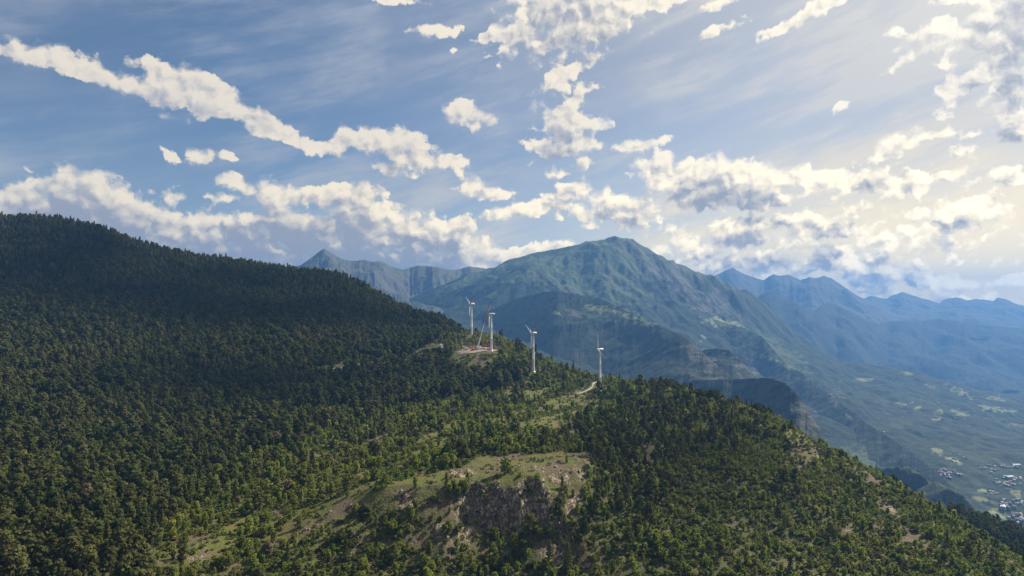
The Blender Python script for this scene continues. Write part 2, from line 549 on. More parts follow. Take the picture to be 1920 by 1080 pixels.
ppx, ppy = project(MX, MY, MZ)
sl = slope_of(MX, MY, MZ)
n1 = fbm(MX / 160, MY / 160, 5, 71)
n2 = fbm(MX / 45, MY / 45, 4, 72)
alpine = ss(190, 330, MZ + (n1 - 0.5) * 520 + (n2 - 0.5) * 160)
rock = np.maximum(ss(0.85, 1.3, sl + (n2 - 0.5) * 0.9) * (0.18 + 0.42 * alpine), spots(ppx, ppy, ROCKS, 0.9, 300) * ss(0.48, 0.62, 0.55 * fbm(MX / 22, MY / 34, 4, 77) + 0.45 * n2 + (sl - 0.5) * 0.12) * 0.8)
meadow = spots(ppx, ppy, MEADOWS, 0.9, 400) * (0.35 + 0.65 * ss(0.38, 0.55, n2))
terr = ss(0, 60, ppy - (690 + (ppx - 1600) * 0.23)) * ss(1580, 1660, ppx)         # the cultivated terraces
meadow = np.maximum(meadow, terr * ss(0.56, 0.70, fbm(MX / 42, MY / 60, 4, 75) + (n1 - 0.5) * 0.5) * 0.15)
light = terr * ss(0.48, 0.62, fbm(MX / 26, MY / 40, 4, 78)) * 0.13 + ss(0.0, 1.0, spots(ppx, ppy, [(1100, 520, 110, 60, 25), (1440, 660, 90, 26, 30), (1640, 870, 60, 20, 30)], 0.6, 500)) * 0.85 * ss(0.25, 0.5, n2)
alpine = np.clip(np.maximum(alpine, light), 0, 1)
o = grid_mesh('mountain', MX, MY, MZ, mat_massif, dict(alpine=alpine, rock=rock, meadow=meadow))
tag(o, 'massif with a blunt peak, wooded spurs and village terraces over the valley', kind='structure')


def range_sheet(name, crest, front, back, base, seed, label, jag=0.0, alp=(0, 1), far_k=1.0, rock_k=0.8, k=1.0, mat=None):
    crest = np.array([P(c[0], c[1], c[2] * far_k) for c in crest])
    u = crest[:, 0] / crest[:, 1]
    nu, nt = 700, 170
    U = np.linspace(u[0], u[-1], nu)
    y0 = np.interp(U, u, crest[:, 1]); z0 = np.interp(U, u, crest[:, 2])
    y0 = np.convolve(np.pad(y0, 12, 'edge'), np.hanning(25) / np.hanning(25).sum(), 'valid') + (fbm(U * 30, U * 0, 4, seed) - 0.5) * (400 if k > 0.8 else 60)
    z0 = z0 * y0 / np.interp(U, u, crest[:, 1])
    zj = (fbm(U * 160, U * 0 + 3.3, 5, seed + 1) - 0.5) * jag
    t = np.linspace(-1, 1, nt); t = np.sign(t) * np.abs(t) ** 1.6
    T, _ = np.meshgrid(t, U, indexing='ij')
    Yg = np.where(T < 0, y0[None] + T * front, y0[None] + T * back)
    s = np.abs(T)
    X = U[None] * Yg
    fade = ss(0.0, 0.16, s)
    wv = (fbm(X / 800 / max(k, 0.5), Yg / 800 / max(k, 0.5), 4, seed + 2) - 0.5) * fade * k
    Uw = U[None] + wv * 0.06                                  # spurs run off the crest at an angle
    zc = 0
    for o_ in (-1.5, -1.0, -0.5, 0.0, 0.5, 1.0, 1.5):         # the crest's corners soften down the slope
        zc = zc + np.interp(Uw + o_ * 0.045 * s * max(k, 0.5), U, z0) / 7
    zc = zc + zj[None] * (1 - fade)
    se = np.clip(s * (1 + 1.1 * (fbm(X / 900, Yg / 900, 3, seed + 3) - 0.5) * fade), 0, 1)
    Z = base + (zc - base) * (1 - se) ** 1.25 * (1 - 0.25 * se)
    Z = Z - np.abs(fbm(X / 520 / k ** 0.6, Yg / 520 / k ** 0.6, 5, seed + 5) - 0.5) * 260 * k * fade * (1 - 0.6 * s)
    dBy, dBu = np.gradient(Z)
    dXy, dXu = np.gradient(X); dYy, dYu = np.gradient(Yg)
    det = dXu * dYy - dXy * dYu
    gx = (dBu * dYy - dBy * dYu) / det; gy = (dBy * dXu - dBu * dXy) / det
    Z = Z + erode(X, Yg, gx, gy, 1 / 420 / k ** 0.5, (15 if k > 0.8 else 2.5), 4, seed, (0.05, 0.4)) * fade + (fbm(X / 250 / k, Yg / 250 / k, 4, seed + 4) - 0.5) * 40 * k * (0.25 + 0.75 * fade)
    n = fbm(X / 260, Yg / 260, 5, seed + 7)
    rk = ss(0.5, 0.9, slope_of(X, Yg, Z) + (n - 0.5) * 1.2) * rock_k
    md_ = np.zeros_like(Z); ap = np.clip(ss(alp[0], alp[1], Z + (n - 0.5) * 300), 0, 1)
    if mat is not None:
        sx_, sy_ = project(X, Yg, Z)
        n3 = fbm(X / 40 + Z / 55, Yg / 40 + Z / 31, 4, seed + 8)
        md_ = spots(sx_, sy_, MEADOWS, 0.9, 400) * (0.3 + 0.7 * ss(0.38, 0.52, n3))
        rk = np.maximum(rk * ss(0.35, 0.6, n3), spots(sx_, sy_, ROCKS, 0.9, 300) * ss(0.42, 0.58, 0.6 * n3 + 0.4 * fbm(X / 14 + Z / 17, Yg / 14 + Z / 11, 3, seed + 9)) * 0.85)
        ap = np.maximum(ap, spots(sx_, sy_, [(1440, 660, 90, 22, 35), (1640, 830, 90, 14, 36), (1660, 790, 80, 12, 36), (1130, 590, 90, 16, 12)], 0.7, 500) * ss(0.4, 0.6, n3) * 0.8)
    o = grid_mesh(name, X, Yg, Z, mat or mat_far, dict(alpine=ap, rock=rk, meadow=md_))
    return tag(o, label, kind='structure')


range_sheet('mountain', [(380, 540, 7600), (480, 520, 7600), (540, 505, 7500), (562, 498, 7500), (582, 485, 7500), (597, 473, 7480), (608, 466, 7450), (620, 473, 7450), (640, 486, 7400),
                         (660, 490, 7400), (683, 487, 7450), (700, 490, 7500), (715, 489, 7500), (735, 500, 7600), (752, 505, 7600), (770, 501, 7600), (788, 497, 7600), (815, 500, 7600), (850, 507, 7700),
                         (880, 500, 7700), (905, 503, 7800), (950, 510, 7800), (1040, 530, 7900)],
            3600, 1500, -350, 21, 'small sharp pyramid peak and its low ridge behind the wooded hill', 14, (0, 180))
range_sheet('mountain', [(1240, 560, 9800), (1300, 535, 9800), (1345, 514, 9800), (1360, 507, 9800), (1374, 502, 9800), (1388, 510, 9800), (1410, 519, 9900), (1432, 526, 9900), (1440, 520, 9900),
                         (1450, 514, 9900), (1462, 517, 9900), (1478, 515, 9900), (1492, 521, 9900), (1500, 524, 9900), (1517, 520, 9900), (1528, 522, 9900), (1546, 516, 9900), (1560, 523, 9950),
                         (1580, 536, 10000), (1600, 550, 10000), (1625, 562, 10000), (1660, 580, 10100), (1700, 602, 10200), (1780, 630, 10400), (1900, 650, 10600)],
            2600, 1500, -400, 41, 'blue jagged range with two summits behind the right shoulder of the massif', 30, (-600, -300), 1.17, 0.45)
range_sheet('mountain', [(1500, 600, 12500), (1590, 575, 12500), (1622, 559, 12500), (1632, 555, 12500), (1662, 560, 12600), (1672, 554, 12600), (1692, 547, 12600), (1710, 553, 12700), (1742, 563, 12700),
                         (1762, 568, 12800), (1776, 560, 12800), (1794, 557, 12800), (1815, 563, 12900), (1830, 561, 12900), (1850, 562, 12900), (1862, 565, 13000), (1870, 558, 13000), (1885, 560, 13000),
                         (1900, 568, 13000), (1925, 574, 13000), (1980, 580, 13200), (2100, 585, 13400), (2300, 578, 13400), (2550, 585, 13400), (2900, 590, 13400)],
            3000, 650, -400, 61, 'palest blue range closing the valley at the far right', 30, (-600, -300), 1.1, 0.6)

range_sheet('mountain', [(1330, 600, 6700), (1400, 568, 6900), (1420, 558, 6950), (1430, 551, 6980), (1441, 547, 7000), (1453, 549, 7000), (1466, 556, 7000), (1480, 562, 7000), (1505, 573, 7100), (1525, 584, 7200), (1531, 580, 7300), (1540, 572, 7400), (1553, 567, 7500),
                         (1566, 571, 7500), (1580, 580, 7500), (1600, 588, 7600), (1620, 598, 7700), (1645, 607, 8000), (1665, 603, 8200), (1690, 602, 8300), (1720, 602, 8400),
                         (1762, 598, 8500), (1800, 604, 8500), (1860, 611, 8600), (1920, 616, 8700), (2000, 622, 8700), (2200, 632, 8800), (2450, 610, 8900), (2700, 590, 9000), (3000, 600, 9000)],
            3200, 1500, -945, 81, 'dark blue wooded ridge with a round knob, middle distance on the right', 16, (500, 900), 1.18, 0.12)

SPUR = dict(alp=(900, 1300), rock_k=0.38, k=0.4, mat=mat_massif)
range_sheet('mountain', [(820, 640, 5300), (900, 588, 5100), (980, 556, 4850), (1020, 547, 4650), (1047, 545, 4500), (1085, 552, 4400), (1124, 560, 4300), (1183, 586, 4000), (1229, 608, 3700), (1283, 631, 3400), (1320, 663, 3150),
                         (1356, 694, 2900), (1383, 714, 2750), (1410, 745, 2650), (1450, 800, 2550)],
            1900, 450, -560, 101, 'dark wooded spur with small meadow terraces behind the turbines', 10, **SPUR)
range_sheet('mountain', [(1250, 722, 2900), (1300, 714, 2760), (1345, 711, 2640), (1383, 711, 2550), (1410, 709, 2480), (1433, 708, 2420), (1455, 711, 2350), (1472, 718, 2300), (1497, 741, 2200), (1510, 762, 2150), (1520, 778, 2110), (1538, 806, 2060),
                         (1560, 850, 2010), (1590, 920, 1960)],
            1000, 300, -640, 111, 'rounded wooded hump ending in a pale cliff just beyond the near ridge', 6, **dict(SPUR, k=0.22))
range_sheet('mountain', [(1280, 700, 3750), (1300, 668, 3700), (1322, 656, 3640), (1345, 653, 3560), (1366, 656, 3500), (1388, 673, 3420), (1406, 695, 3350), (1425, 720, 3300), (1460, 780, 3200)],
            1000, 320, -620, 121, 'small rocky spur between the two larger wooded spurs', 6, **dict(SPUR, k=0.25))
range_sheet('mountain', [(1180, 640, 6100), (1235, 592, 5950), (1300, 592, 5600), (1345, 600, 5400), (1397, 617, 5200), (1429, 631, 5000), (1456, 663, 4700), (1483, 690, 4450), (1506, 700, 4300), (1529, 722, 4100), (1570, 750, 3800),
                         (1615, 786, 3450), (1656, 814, 3200), (1692, 836, 3000), (1747, 878, 2700), (1790, 915, 2500), (1830, 960, 2350)],
            1900, 420, -880, 131, 'long wooded spur with a meadow, falling to the valley behind the near spurs', 10, **SPUR)
range_sheet('mountain', [(1500, 760, 5100), (1545, 736, 4900), (1583, 744, 4700), (1620, 763, 4500), (1656, 790, 4200), (1692, 809, 4000), (1720, 830, 3900), (1755, 858, 3800), (1790, 900, 3700)],
            800, 400, -860, 141, 'low lighter ridge between the long spur and the village terraces', 6, **dict(SPUR, k=0.3))

# one plain under everything, out to the horizon
gx_, gy_ = np.meshgrid(np.linspace(-16000, 16000, 60), np.linspace(-3000, 15600, 60))
mat_plain = ground_mat('valley_ground', (0.03, 0.045, 0.02), (0.08, 0.10, 0.045), (0.2, 0.18, 0.16), (0.17, 0.2, 0.09), 2.0)
gz_ = -960 + 0 * gx_
o = grid_mesh('ground', gx_, gy_, gz_, mat_plain, dict(alpine=0.5 + 0 * gx_, rock=0 * gx_, meadow=0 * gx_))
tag(o, 'low valley ground under the mountains', kind='structure')

# ------------------------------------------------------------------ near hill sheet
NX, NY = polar(-1.25, 1.15, 1000, 120, 2600, 760)
NZ = near_h(NX, NY)
npx, npy = project(NX, NY, NZ)


def near_mat():
    m, g, out = new_mat('hillside_ground')
    pos = g.n('ShaderNodeNewGeometry').outputs['Position']
    n_b = g.noise(pos, 0.018, 5, 0.6)
    n_m = g.noise(pos, 0.09, 5, 0.65)
    n_f = g.noise(pos, 0.55, 5, 0.65)
    grass = g.mix(g.step(0.35, 0.65, n_m), (0.070, 0.092, 0.014), (0.095, 0.082, 0.030))
    grass = g.mix(g.mul(g.step(0.45, 0.7, n_f), 0.7), grass, (0.05, 0.055, 0.018))
    grass = g.mix(g.mul(g.step(0.52, 0.66, g.noise(pos, 0.2, 5, 0.7)), 0.8), grass, (0.085, 0.064, 0.036))
    litter = g.mix(g.step(0.4, 0.65, n_f), (0.045, 0.055, 0.018), (0.07, 0.066, 0.03))
    earth = g.mix(g.step(0.35, 0.7, n_f), (0.10, 0.077, 0.052), (0.058, 0.047, 0.030))
    earth = g.mix(g.step(0.6, 0.7, n_f), earth, (0.2, 0.175, 0.145))
    sp = g.v('MULTIPLY', pos, (0.35, 0.35, 0.09))
    crack = g.m('ABSOLUTE', g.sub(g.noise(g.v('MULTIPLY', pos, (0.5, 0.5, 0.13)), 1.0, 5, 0.6), 0.5))
    rock = g.mix(n_f, (0.25, 0.20, 0.14), (0.12, 0.098, 0.07))
    rock = g.mix(g.step(0.45, 0.6, n_m), rock, (0.34, 0.285, 0.21))
    rock = g.mix(g.step(0.0, 0.055, crack, 0.85, 0.0), rock, (0.045, 0.038, 0.035))
    c = g.mix(g.attr('grass'), litter, grass)
    c = g.mix(g.attr('earth'), c, earth)
    c = g.mix(g.attr('rock'), c, rock)
    b = g.n('ShaderNodeBsdfPrincipled')
    g.put(b.inputs['Base Color'], c)
    b.inputs['Roughness'].default_value = 0.95
    b.inputs['Specular IOR Level'].default_value = 0.15
    bp = g.n('ShaderNodeBump')
    bp.inputs['Strength'].default_value = 0.9
    bp.inputs['Distance'].default_value = 1.5
    g.put(bp.inputs['Height'], g.add(g.add(n_f, n_m), g.mul(g.step(0, 0.08, crack), g.mul(g.attr('rock'), 1.2))))
    g.put(b.inputs['Normal'], bp.outputs[0])
    g.put(out.inputs[0], b.outputs[0])
    return m


GRASS = [(1000, 868, 130, 20, 0), (800, 898, 110, 14, -5), (960, 892, 60, 10, 0), (1080, 750, 60, 14, 0), (690, 925, 60, 12, -25), (560, 960, 90, 16, -28), (420, 1000, 70, 14, -28), (390, 990, 26, 10, -10),
         (700, 800, 110, 10, -22), (600, 845, 120, 12, -28), (800, 850, 120, 12, -22), (520, 910, 120, 12, -28), (720, 880, 90, 10, -22), (900, 820, 90, 9, -15), (330, 845, 30, 8, 0), (420, 1030, 60, 20, -20),
         (880, 770, 80, 8, -10), (1000, 780, 80, 8, 0), (820, 760, 60, 6, -20), (1040, 930, 30, 16, 60), (1060, 905, 40, 10, 0), (1500, 830, 40, 20, 40), (640, 990, 60, 10, -30)]
EARTH = [(910, 885, 50, 10, -5), (990, 880, 44, 9, 0), (1060, 885, 40, 18, 20), (650, 950, 50, 16, -20), (760, 930, 70, 14, -5), (840, 950, 60, 30, 0), (1070, 940, 24, 45, 15), (1050, 1045, 60, 26, 5),
         (360, 1030, 50, 30, -15), (310, 1050, 40, 20, 0), (430, 1060, 40, 20, 0), (1110, 752, 26, 10, 0), (1080, 810, 22, 10, -20), (1510, 845, 34, 24, 45), (1500, 870, 26, 16, 30), (1625, 892, 34, 10, 35), (1590, 995, 16, 14, 0),
         (1665, 950, 30, 12, 35), (1330, 800, 18, 8, 20), (1220, 850, 24, 22, 0), (1390, 985, 30, 20, 0), (700, 683, 90, 5, -4), (660, 690, 60, 6, 0), (800, 655, 40, 6, -30), (160, 430, 34, 7, 0), (60, 428, 30, 6, 5),
         (10, 462, 26, 8, 0), (700, 825, 40, 5, -22), (640, 765, 14, 4, 0), (890, 652, 60, 6, 0), (900, 622, 40, 6, 30), (850, 625, 26, 8, 0), (620, 860, 40, 6, -28), (340, 850, 40, 8, 0), (1720, 1020, 60, 16, 40), (1480, 1060, 40, 14, 10),
         (1850, 1030, 40, 8, 40), (1900, 1060, 30, 8, 40), (1420, 790, 22, 8, 35), (800, 1010, 50, 16, 0), (560, 1000, 60, 12, -35), (870, 1030, 60, 20, 0), (1240, 1000, 30, 14, 0), (690, 560, 30, 6, 35)]
NROCK = [(880, 888, 44, 8, 0), (985, 882, 34, 7, 0), (1075, 900, 20, 16, 0), (860, 940, 20, 14, 0), (760, 940, 40, 12, 0), (690, 950, 30, 12, -20), (940, 942, 56, 34, 0), (1085, 880, 18, 22, 0), (1050, 895, 22, 12, 0), (1075, 955, 18, 30, 20), (1045, 1040, 40, 16, 0), (900, 990, 40, 10, -10), (1240, 850, 14, 18, 0), (1590, 1000, 10, 8, 0), (1660, 950, 18, 8, 40),
         (880, 960, 26, 22, 0), (1525, 855, 14, 18, 50), (370, 1045, 20, 6, 0), (730, 950, 16, 10, 20), (660, 955, 12, 6, 0), (810, 990, 30, 10, 0)]
nsl = slope_of(NX, NY, NZ)
m1 = fbm(NX / 40, NY / 40, 4, 81); m2 = fbm(NX / 11, NY / 11, 4, 82)
def lanes(x, y):
    """strips of open grass between the trees that run obliquely up the ridge"""
    a = fbm((x * 0.86 - y * 0.51) / 13 + fbm(x / 60, y / 60, 3, 84) * 3, (x * 0.51 + y * 0.86) / 75, 4, 83)
    return ss(0.50, 0.60, a)


LANE_ZONE = [(330, 1110), (420, 900), (620, 800), (860, 735), (1060, 700), (1180, 735), (1100, 800), (1090, 860), (840, 900), (640, 960), (560, 1110)]
nin = spots(npx, npy, [(760, 850, 330, 62, -20), (980, 780, 170, 50, 0), (480, 990, 150, 60, -30), (1000, 745, 150, 30, 10)], 0.5, 650)
ng = np.maximum(np.maximum(lanes(NX, NY), 0.55) * nin, spots(npx, npy, GRASS, 0.5, 600))
ng = np.maximum(ng, ss(0.5, 0.62, m1 * 0.6 + m2 * 0.4) * 0.8)
ne = np.maximum(spots(npx, npy, EARTH, 0.8, 700) * ss(0.40, 0.56, m2), ss(0.70, 0.76, m1))
ed, eh = edge_sd(NX, NY)
ncl = ss(0.55, 1.0, nsl + (m2 - 0.5) * 0.8) * ((ed > -5) & (ed < 30)) * ss(5, 9, eh)
nr = np.maximum(spots(npx, npy, NROCK, 0.6, 800) * ss(0.40, 0.55, m2), ncl)
# broken rock: ledges and blocks where the rock shows
blk = np.floor(fbm(NX / 5.0, NY / 5.0, 3, 91) * 7) / 7
NZ = NZ + nr * (blk - 0.45) * 6.5
o = grid_mesh('hillside', NX, NY, NZ, near_mat(), dict(grass=ng, earth=ne, rock=nr))
tag(o, 'wooded hill and ridge with a rocky grass terrace in front', kind='structure')


# ------------------------------------------------------------------ trees
def leaf_mat(name, c0, c1, trans=0.3, tr=1.0):
    m, g_, out = new_mat(name)
    pos = g_.n('ShaderNodeNewGeometry').outputs['Position']
    rnd = g_.n('ShaderNodeObjectInfo').outputs['Random']
    n = g_.noise(pos, 0.9, 2, 0.6)
    zone = g_.noise(pos, 0.012, 3, 0.5)
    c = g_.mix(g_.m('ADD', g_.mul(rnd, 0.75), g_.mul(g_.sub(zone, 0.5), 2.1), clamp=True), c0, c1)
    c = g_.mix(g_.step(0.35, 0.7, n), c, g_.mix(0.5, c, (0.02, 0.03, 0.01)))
    c = g_.mix(g_.step(0.978, 0.985, g_.m('FRACT', g_.mul(rnd, 23.3))), c, (0.125, 0.098, 0.070))      # a few dying, grey brown crowns
    h = g_.n('ShaderNodeHueSaturation')
    g_.put(h.inputs['Color'], c)
    g_.put(h.inputs['Hue'], g_.add(0.5, g_.mul(g_.sub(g_.m('FRACT', g_.mul(rnd, 7.31)), 0.42), 0.035)))
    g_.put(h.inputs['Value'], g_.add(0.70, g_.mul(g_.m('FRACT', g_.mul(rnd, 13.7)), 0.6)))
    d = g_.n('ShaderNodeBsdfDiffuse'); t = g_.n('ShaderNodeBsdfTranslucent'); mx = g_.n('ShaderNodeMixShader')
    g_.put(d.inputs[0], h.outputs[0]); g_.put(t.inputs[0], g_.mix(1.0, h.outputs[0], tuple(k * tr for k in (1.22, 1.32, 0.75)), 'MULTIPLY'))
    mx.inputs[0].default_value = trans
    g_.t.links.new(d.outputs[0], mx.inputs[1]); g_.t.links.new(t.outputs[0], mx.inputs[2])
    g_.put(out.inputs[0], mx.outputs[0])
    return m


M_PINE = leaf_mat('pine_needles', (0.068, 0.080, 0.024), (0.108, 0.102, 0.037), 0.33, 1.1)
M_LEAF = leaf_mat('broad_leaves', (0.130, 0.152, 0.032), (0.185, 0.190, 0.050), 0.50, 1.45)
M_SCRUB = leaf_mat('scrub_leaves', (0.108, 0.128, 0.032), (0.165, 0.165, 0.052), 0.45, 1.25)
M_BARK = paint('bark', (0.11, 0.085, 0.065), 0.9, 0, 0.12, 2.0)


def quad_cloud(centres, normals, size, rng):
    """one leaf spray per centre: a bent quad that roughly faces its normal"""
    n = len(centres)
    nrm = normals + rng.normal(0, 0.36, (n, 3))
    nrm /= np.linalg.norm(nrm, axis=1)[:, None] + 1e-9
    ref = rng.normal(0, 1, (n, 3))
    t = np.cross(nrm, ref); t /= np.linalg.norm(t, axis=1)[:, None] + 1e-9
    b = np.cross(nrm, t)
    s = (size * rng.uniform(0.6, 1.3, n))[:, None]
    a = s * rng.uniform(0.55, 1.0, (n, 1))
    v = np.stack([centres - t * s - b * a * 0.4, centres + t * s * 0.3 - b * a, centres + t * s + b * a * 0.3, centres - t * s * 0.2 + b * a], 1).reshape(-1, 3)
    f = np.arange(4 * n).reshape(-1, 4)
    return v, f


def crown_mesh(name, kind, seed, mat):
    rng = np.random.default_rng(seed)
    cs, ns = [], []
    if kind == 'pine':          # rounded crown of flat clumps on a bare stem
        H, R, z0 = rng.uniform(10.5, 12.5), rng.uniform(2.6, 3.2), rng.uniform(3.2, 4.6)
        clumps = 26
        for i in range(clumps):
            t = (i + rng.uniform(0, 1)) / clumps
            prof = math.sin(math.pi * min(1, 0.18 + 0.80 * t)) ** 0.75
            r = R * prof * rng.uniform(0.45, 1.0); a = rng.uniform(0, 2 * math.pi)
            c = np.array([r * math.cos(a), r * math.sin(a), z0 + (H - z0) * t])
            k = 17
            d = rng.normal(0, 1, (k, 3)); d /= np.linalg.norm(d, axis=1)[:, None]
            rad = rng.uniform(0.75, 1.25)
            cs.append(c + d * rad * np.array([1, 1, 0.55])); ns.append(d * [1, 1, 1] + [0, 0, 0.45])
        size = 0.62
    elif kind == 'spruce':      # pointed, tiered crown
        H, R, z0 = rng.uniform(11, 14), rng.uniform(1.9, 2.4), rng.uniform(0.9, 1.6)
        for i in range(34):
            t = (i + rng.uniform(0, 1)) / 34
            r = R * (1 - t) ** 0.9 * rng.uniform(0.55, 1.0) + 0.1; a = i * 2.4 + rng.uniform(-.4, .4)
            c = np.array([r * math.cos(a), r * math.sin(a), z0 + (H - z0) * t])
            k = 12
            d = rng.normal(0, 1, (k, 3)); d /= np.linalg.norm(d, axis=1)[:, None]
            cs.append(c + d * np.array([0.8, 0.8, 0.5]) * (0.45 + 0.65 * (1 - t))); ns.append(d + [math.cos(a) * 0.5, math.sin(a) * 0.5, 0.3])
        size = 0.52
    elif kind in ('broad', 'tall'):       # round or upright leafy crown down to the ground
        H, R, z0 = rng.uniform(6.4, 8.2), rng.uniform(2.5, 3.2), rng.uniform(0.7, 1.3)
        if kind == 'tall': H, R = rng.uniform(8.6, 10.2), rng.uniform(1.8, 2.2)
        for i in range(24):
            t = (i + rng.uniform(0, 1)) / 24
            prof = math.sin(math.pi * (0.10 + 0.82 * t)) ** 0.6
            r = R * prof * rng.uniform(0.35, 0.95); a = i * 2.4 + rng.uniform(-.6, .6)
            c = np.array([r * math.cos(a), r * math.sin(a), z0 + (H - z0) * t])
            k = 19
            d = rng.normal(0, 1, (k, 3)); d /= np.linalg.norm(d, axis=1)[:, None]
            rad = rng.uniform(0.75, 1.2)
            cs.append(c + d * rad * np.array([1, 1, 0.8])); ns.append(d + [0, 0, 0.25])
        size = 0.54
    else:                       # low spreading bush
        H, R, z0 = rng.uniform(2.2, 3.2), rng.uniform(1.7, 2.4), 0.25
        for i in range(14):
            r = R * math.sqrt(rng.uniform(0, 1)); a = rng.uniform(0, 2 * math.pi)
            c = np.array([r * math.cos(a), r * math.sin(a), z0 + (H - z0) * rng.uniform(0.15, 1) * (1 - 0.55 * (r / R) ** 2)])
            k = 15
            d = rng.normal(0, 1, (k, 3)); d /= np.linalg.norm(d, axis=1)[:, None]
            cs.append(c + d * 0.62 * np.array([1, 1, 0.7])); ns.append(d + [0, 0, 0.3])
        size = 0.42
    v, f = quad_cloud(np.vstack(cs), np.vstack(ns), size, rng)
    v[:, 2] = np.maximum(v[:, 2], 0.02)
    me = bpy.data.meshes.new(name)
    me.from_pydata(v.tolist(), [], f.tolist())
    me.materials.append(mat)
    me.update()
    return me, H, R, z0


def trunk_mesh(kind, H, R, z0, seed):
    """tapered stem with limbs that reach into the crown"""
    rng = np.random.default_rng(seed)
    v, f = [], []

    def tube(p, q, r0, r1, n=5):
        p, q = np.array(p, float), np.array(q, float)
        d = q - p; d /= np.linalg.norm(d)
        s = np.cross(d, [0.3, 0.9, 0.2]); s /= np.linalg.norm(s)
        t = np.cross(d, s); b = len(v)
        for c, r in ((p, r0), (q, r1)):
            for i in range(n):
                a = 2 * math.pi * i / n
                v.append(c + (s * math.cos(a) + t * math.sin(a)) * r)
        for i in range(n):
            f.append((b + i, b + (i + 1) % n, b + n + (i + 1) % n, b + n + i))
        f.append(tuple(b + n + i for i in range(n)))
    r = {'pine': 0.22, 'spruce': 0.2, 'broad': 0.15, 'tall': 0.15, 'bush': 0.06}[kind]
    top = H * (0.9 if kind != 'bush' else 0.7)
    bend = rng.normal(0, 0.025 * H, 2)
    mid = np.array([bend[0], bend[1], top * 0.5])
    tube((0, 0, -0.8), mid, r, r * 0.65); tube(mid, (bend[0] * 1.3, bend[1] * 1.3, top), r * 0.65, r * 0.15)
    nl = {'pine': 7, 'spruce': 6, 'broad': 6, 'tall': 6, 'bush': 4}[kind]
    for i in range(nl):
        a = i * 2.4 + rng.uniform(-.4, .4)
        z = z0 * 0.9 + (top - z0) * (0.05 + 0.75 * i / nl)
        L = R * rng.uniform(0.55, 0.85) * (1 - 0.4 * i / nl)
        k = min(1.0, z / (top * 0.5)) if z < top * 0.5 else 1.0
        base = np.array([bend[0] * k, bend[1] * k, z])
        tube(base, base + [L * math.cos(a), L * math.sin(a), L * (0.45 if kind != 'spruce' else -0.05)], r * 0.38, r * 0.1, 4)
    me = bpy.data.meshes.new('trunk')
    me.from_pydata([tuple(x) for x in v], [], f)
    me.materials.append(M_BARK)
    me.update()
    return me


VARIANTS = []       # (species, crown mesh, trunk mesh, crown radius)
for sp, kinds, mat in (('pine_tree', ['pine', 'pine', 'pine', 'spruce', 'spruce'], M_PINE), ('broadleaf_tree', ['broad', 'tall', 'broad', 'tall'], M_LEAF), ('shrub', ['bush'] * 3, M_SCRUB)):
    for i, kd in enumerate(kinds):
        cm, H, R, z0 = crown_mesh('crown', kd, 100 + len(VARIANTS), mat)
        VARIANTS.append((sp, cm, trunk_mesh(kd, H, R, z0, 200 + len(VARIANTS)), R, H, kd))
V_OF = {s: [i for i, v in enumerate(VARIANTS) if v[0] == s] for s in ('pine_tree', 'broadleaf_tree', 'shrub')}
V_PINE = [i for i, v in enumerate(VARIANTS) if v[5] == 'pine']
V_SPRUCE = [i for i, v in enumerate(VARIANTS) if v[5] == 'spruce']


def inside(poly, x, y):
    r = np.zeros(x.shape, bool)
    n = len(poly)
    for i in range(n):
        (xa, ya), (xb, yb) = poly[i], poly[(i + 1) % n]
        if ya == yb: continue
        c = ((ya > y) != (yb > y)) & (x < (xb - xa) * (y - ya) / (yb - ya) + xa)
        r ^= c
    return r


# where which trees grow, drawn over the photograph's ground
PINE_A = [(-500, 340), (640, 480), (835, 590), (850, 622), (800, 650), (760, 668), (690, 672), (600, 680), (640, 706), (760, 690), (850, 668), (930, 665), (1000, 700), (960, 722), (860, 738), (780, 754),
          (700, 776), (650, 792), (570, 836), (430, 858), (395, 900), (340, 960), (290, 1010), (300, 1150), (280, 1500), (-900, 1500), (-900, 340)]
PINE_B = [(1085, 812), (1140, 790), (1190, 752), (1235, 716), (1345, 738), (1440, 782), (1390, 830), (1290, 850), (1250, 900), (1215, 1000), (1130, 960), (1110, 900)]
PINE_C = [(1740, 930), (1790, 955), (1860, 985), (2000, 1030), (2100, 1150), (1960, 1075), (1900, 1035), (1840, 1000)]
TERRACE = [(600, 955), (690, 925), (780, 893), (860, 878), (900, 856), (1100, 848), (1115, 870), (1075, 905), (1040, 925), (940, 908), (840, 914), (720, 938), (620, 975)]
OPEN = [(200, 737, 30, 8, 0), (330, 845, 26, 6, 0)]

step = 4.85
yy = np.arange(255, 1760, step)
cand = []
for y in yy:
    xs_ = np.arange(-1.22 * y, 1.1 * y, step)
    cand.append(np.c_[xs_ + RNG.uniform(-2.1, 2.1, len(xs_)), y + RNG.uniform(-2.1, 2.1, len(xs_))])
cand = np.vstack(cand)
tx, ty = cand[:, 0], cand[:, 1]
tz = near_h(tx, ty)
qx, qy = project(tx, ty, tz)

# visible from the camera? running horizon over the sheet
el = NZ / NY
hor = np.maximum.accumulate(el, axis=0)
iu = np.clip(((tx / ty + 1.25) / 2.4 * 999).round().astype(int), 0, 999)
iy = np.clip(((np.log(ty) - math.log(120)) / (math.log(2600) - math.log(120)) * 759).astype(int), 0, 759)
vis = (tz + 15) / ty > hor[np.maximum(iy - 2, 0), iu]
inframe = (qx > -620) & (qx < 2400) & (qy < 1450)

